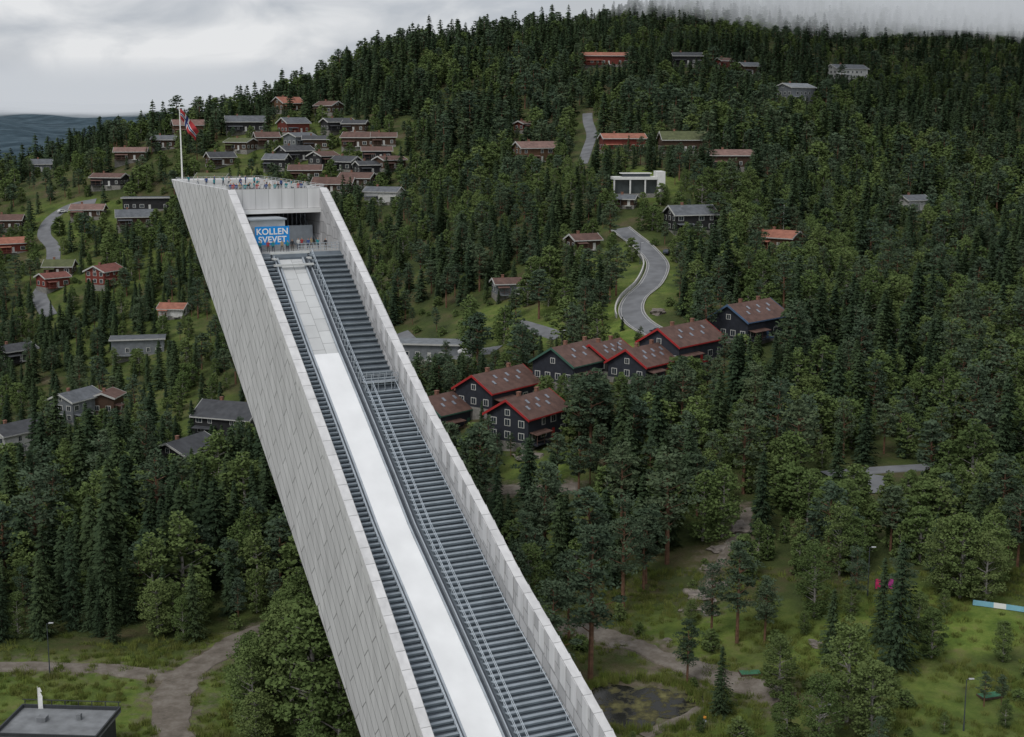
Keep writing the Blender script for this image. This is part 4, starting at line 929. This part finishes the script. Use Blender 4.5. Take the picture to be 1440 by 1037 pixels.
def ramp(inp,stops):
    c=nd(nt,'ShaderNodeValToRGB')
    while len(c.color_ramp.elements)<len(stops): c.color_ramp.elements.new(.5)
    for e_,(ps,cl) in zip(c.color_ramp.elements,stops): e_.position=ps; e_.color=(*cl,1)
    Lk.new(inp,c.inputs[0]); return c.outputs[0]
def mixc(f,a,b_):
    m_=nd(nt,'ShaderNodeMix',data_type='RGBA'); Lk.new(f,m_.inputs[0]); Lk.new(a,m_.inputs[6]); Lk.new(b_,m_.inputs[7]); return m_.outputs[2]
def biased(attr,nz,k=1.6):
    an=nd(nt,'ShaderNodeAttribute'); an.attribute_name=attr
    j=nd(nt,'ShaderNodeMath',operation='MULTIPLY_ADD'); Lk.new(nz,j.inputs[0]); j.inputs[1].default_value=k; j.inputs[2].default_value=-k/2
    a_=nd(nt,'ShaderNodeMath',operation='ADD',use_clamp=True); Lk.new(an.outputs['Fac'],a_.inputs[0]); Lk.new(j.outputs[0],a_.inputs[1]); return a_.outputs[0]
floor_=ramp(noise(.09,8),[(.30,(.035,.05,.018)),(.48,(.06,.078,.025)),(.60,(.09,.08,.04)),(.72,(.14,.12,.08))])
grass=ramp(noise(.22,9),[(.30,(.06,.09,.02)),(.44,(.105,.16,.03)),(.56,(.16,.215,.045)),(.70,(.20,.19,.075))])
soil=ramp(noise(.5,7),[(.3,(.08,.067,.05)),(.5,(.15,.125,.095)),(.7,(.22,.19,.155))])
c_=mixc(biased('lawn',noise(.07,6)),floor_,grass)
dn=nd(nt,'ShaderNodeAttribute'); dn.attribute_name='dirt'
th=nd(nt,'ShaderNodeMath',operation='MULTIPLY_ADD'); Lk.new(dn.outputs['Fac'],th.inputs[0]); th.inputs[1].default_value=1.5
t2=nd(nt,'ShaderNodeMath',operation='MULTIPLY_ADD'); Lk.new(noise(.45,6),t2.inputs[0]); t2.inputs[1].default_value=4; t2.inputs[2].default_value=-2.6; Lk.new(t2.outputs[0],th.inputs[2])
t3=nd(nt,'ShaderNodeMath',operation='MULTIPLY',use_clamp=True); Lk.new(th.outputs[0],t3.inputs[0]); t4=nd(nt,'ShaderNodeMath',operation='MULTIPLY',use_clamp=True); Lk.new(dn.outputs['Fac'],t4.inputs[0]); t4.inputs[1].default_value=3; Lk.new(t4.outputs[0],t3.inputs[1])
c_=mixc(t3.outputs[0],c_,soil)
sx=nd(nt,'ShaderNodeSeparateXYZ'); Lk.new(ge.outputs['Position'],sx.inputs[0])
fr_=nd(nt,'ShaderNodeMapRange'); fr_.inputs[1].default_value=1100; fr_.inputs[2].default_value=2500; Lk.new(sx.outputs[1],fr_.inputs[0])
far_haze=ramp(noise(.011,10),[(.38,(.018,.040,.056)),(.5,(.038,.070,.092)),(.62,(.068,.108,.135))])  # far forest colour, blued with distance to stand in for aerial haze
c_=mixc(fr_.outputs[0],c_,far_haze)
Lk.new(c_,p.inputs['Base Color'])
bp=nd(nt,'ShaderNodeBump'); bp.inputs['Strength'].default_value=.9; bp.inputs['Distance'].default_value=.5; Lk.new(noise(1.2,5),bp.inputs['Height']); Lk.new(bp.outputs[0],p.inputs['Normal'])
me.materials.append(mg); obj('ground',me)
# ------------------------------------------------------------------ low cloud: stratus sheets with an undulating base
def stratus(x0,x1,y0,y1,base,top,dens,colr,seed,amp,n=56):
    q=np.random.default_rng(seed); ph=q.random(8)*6.28; VV=[];FF=[]
    for j in range(n+1):
        for i in range(n+1):
            a,c=i/n,j/n; x=x0+(x1-x0)*a; y=y0+(y1-y0)*c
            zb_=base(x,y)+amp*(math.sin(9*a+ph[0])*math.sin(7*c+ph[1])+.6*math.sin(21*a+5*c+ph[2])+.4*math.sin(17*c-30*a+ph[3])+.3*math.sin(55*a+ph[4])*math.sin(40*c+ph[5]))
            VV.append((x,y,min(zb_,top-1)))
    for j in range(n):
        for i in range(n):
            k=j*(n+1)+i; FF.append((k,k+n+1,k+n+2,k+1))
    b0=len(VV); VV+=[(x0,y0,top),(x1,y0,top),(x1,y1,top),(x0,y1,top)]; FF.append((b0,b0+1,b0+2,b0+3))
    r=n+1
    FF.append(tuple([i for i in range(n+1)]+[b0+1,b0])); FF.append(tuple([n*r+i for i in range(n,-1,-1)]+[b0+3,b0+2]))
    FF.append(tuple([j*r for j in range(n,-1,-1)]+[b0,b0+3])); FF.append(tuple([j*r+n for j in range(n+1)]+[b0+2,b0+1]))
    me=bpy.data.meshes.new('low_cloud'); me.from_pydata(VV,[],FF); me.update()
    bm=bmesh.new(); bm.from_mesh(me); bmesh.ops.recalc_face_normals(bm,faces=bm.faces); bm.to_mesh(me); bm.free()
    m=bpy.data.materials.new('cloud_vapour'); m.use_nodes=True; nt=m.node_tree; nt.nodes.clear(); out=nt.nodes.new('ShaderNodeOutputMaterial')
    ab=nt.nodes.new('ShaderNodeVolumeAbsorption'); ab.inputs['Color'].default_value=(0,0,0,1); ab.inputs['Density'].default_value=dens
    em=nt.nodes.new('ShaderNodeEmission'); em.inputs['Color'].default_value=(*colr,1); em.inputs['Strength'].default_value=dens  # vapour glows by itself in place of the daylight it would scatter
    ad=nt.nodes.new('ShaderNodeAddShader'); nt.links.new(ab.outputs[0],ad.inputs[0]); nt.links.new(em.outputs[0],ad.inputs[1]); nt.links.new(ad.outputs[0],out.inputs['Volume'])
    me.materials.append(m); obj('low_cloud',me)
stratus(40,900,700,1500,lambda x,y:62-.045*max(0,x-150)+.06*max(0,260-x),300,.0050,(.50,.525,.555),3,4)
stratus(-2600,-300,3000,6200,lambda x,y:22,125,.0013,(.56,.59,.63),5,15)
# ------------------------------------------------------------------ sky & light
w=bpy.data.worlds.new("World"); scn.world=w; w.use_nodes=True; nt=w.node_tree; bg=nt.nodes['Background']; Lk=nt.links
sk=nt.nodes.new('ShaderNodeTexSky'); sk.sky_type='NISHITA'; sk.sun_disc=False; sk.sun_elevation=math.radians(52); sk.sun_rotation=math.radians(215)
tc=nt.nodes.new('ShaderNodeTexCoord'); mp=nt.nodes.new('ShaderNodeMapping'); mp.inputs['Scale'].default_value=(1,1,2.4); mp.inputs['Location'].default_value=(1.35,.7,2.1); Lk.new(tc.outputs['Generated'],mp.inputs[0])
nz=nt.nodes.new('ShaderNodeTexNoise'); nz.inputs['Scale'].default_value=10; nz.inputs['Detail'].default_value=6; nz.inputs['Roughness'].default_value=.5; nz.inputs['Distortion'].default_value=.6; Lk.new(mp.outputs[0],nz.inputs[0])
cr=nt.nodes.new('ShaderNodeValToRGB'); e=cr.color_ramp.elements; e[0].position=.38; e[0].color=(5.9,6.25,6.8,1); e[1].position=.62; e[1].color=(9.4,9.5,9.7,1)
Lk.new(nz.outputs['Fac'],cr.inputs[0])
mx=nt.nodes.new('ShaderNodeMix'); mx.data_type='RGBA'; mx.inputs[0].default_value=.94; Lk.new(sk.outputs[0],mx.inputs[6]); Lk.new(cr.outputs[0],mx.inputs[7]); Lk.new(mx.outputs[2],bg.inputs[0]); bg.inputs[1].default_value=.085
sl=bpy.data.lights.new('sun','SUN'); sl.energy=1.2; sl.angle=math.radians(18); sl.color=(1,.97,.93); so=bpy.data.objects.new('sun',sl); scn.collection.objects.link(so)
az=math.radians(215); el=math.radians(52); dv=Vector((math.sin(az)*math.cos(el),math.cos(az)*math.cos(el),math.sin(el))); so.rotation_euler=dv.to_track_quat('Z','Y').to_euler()
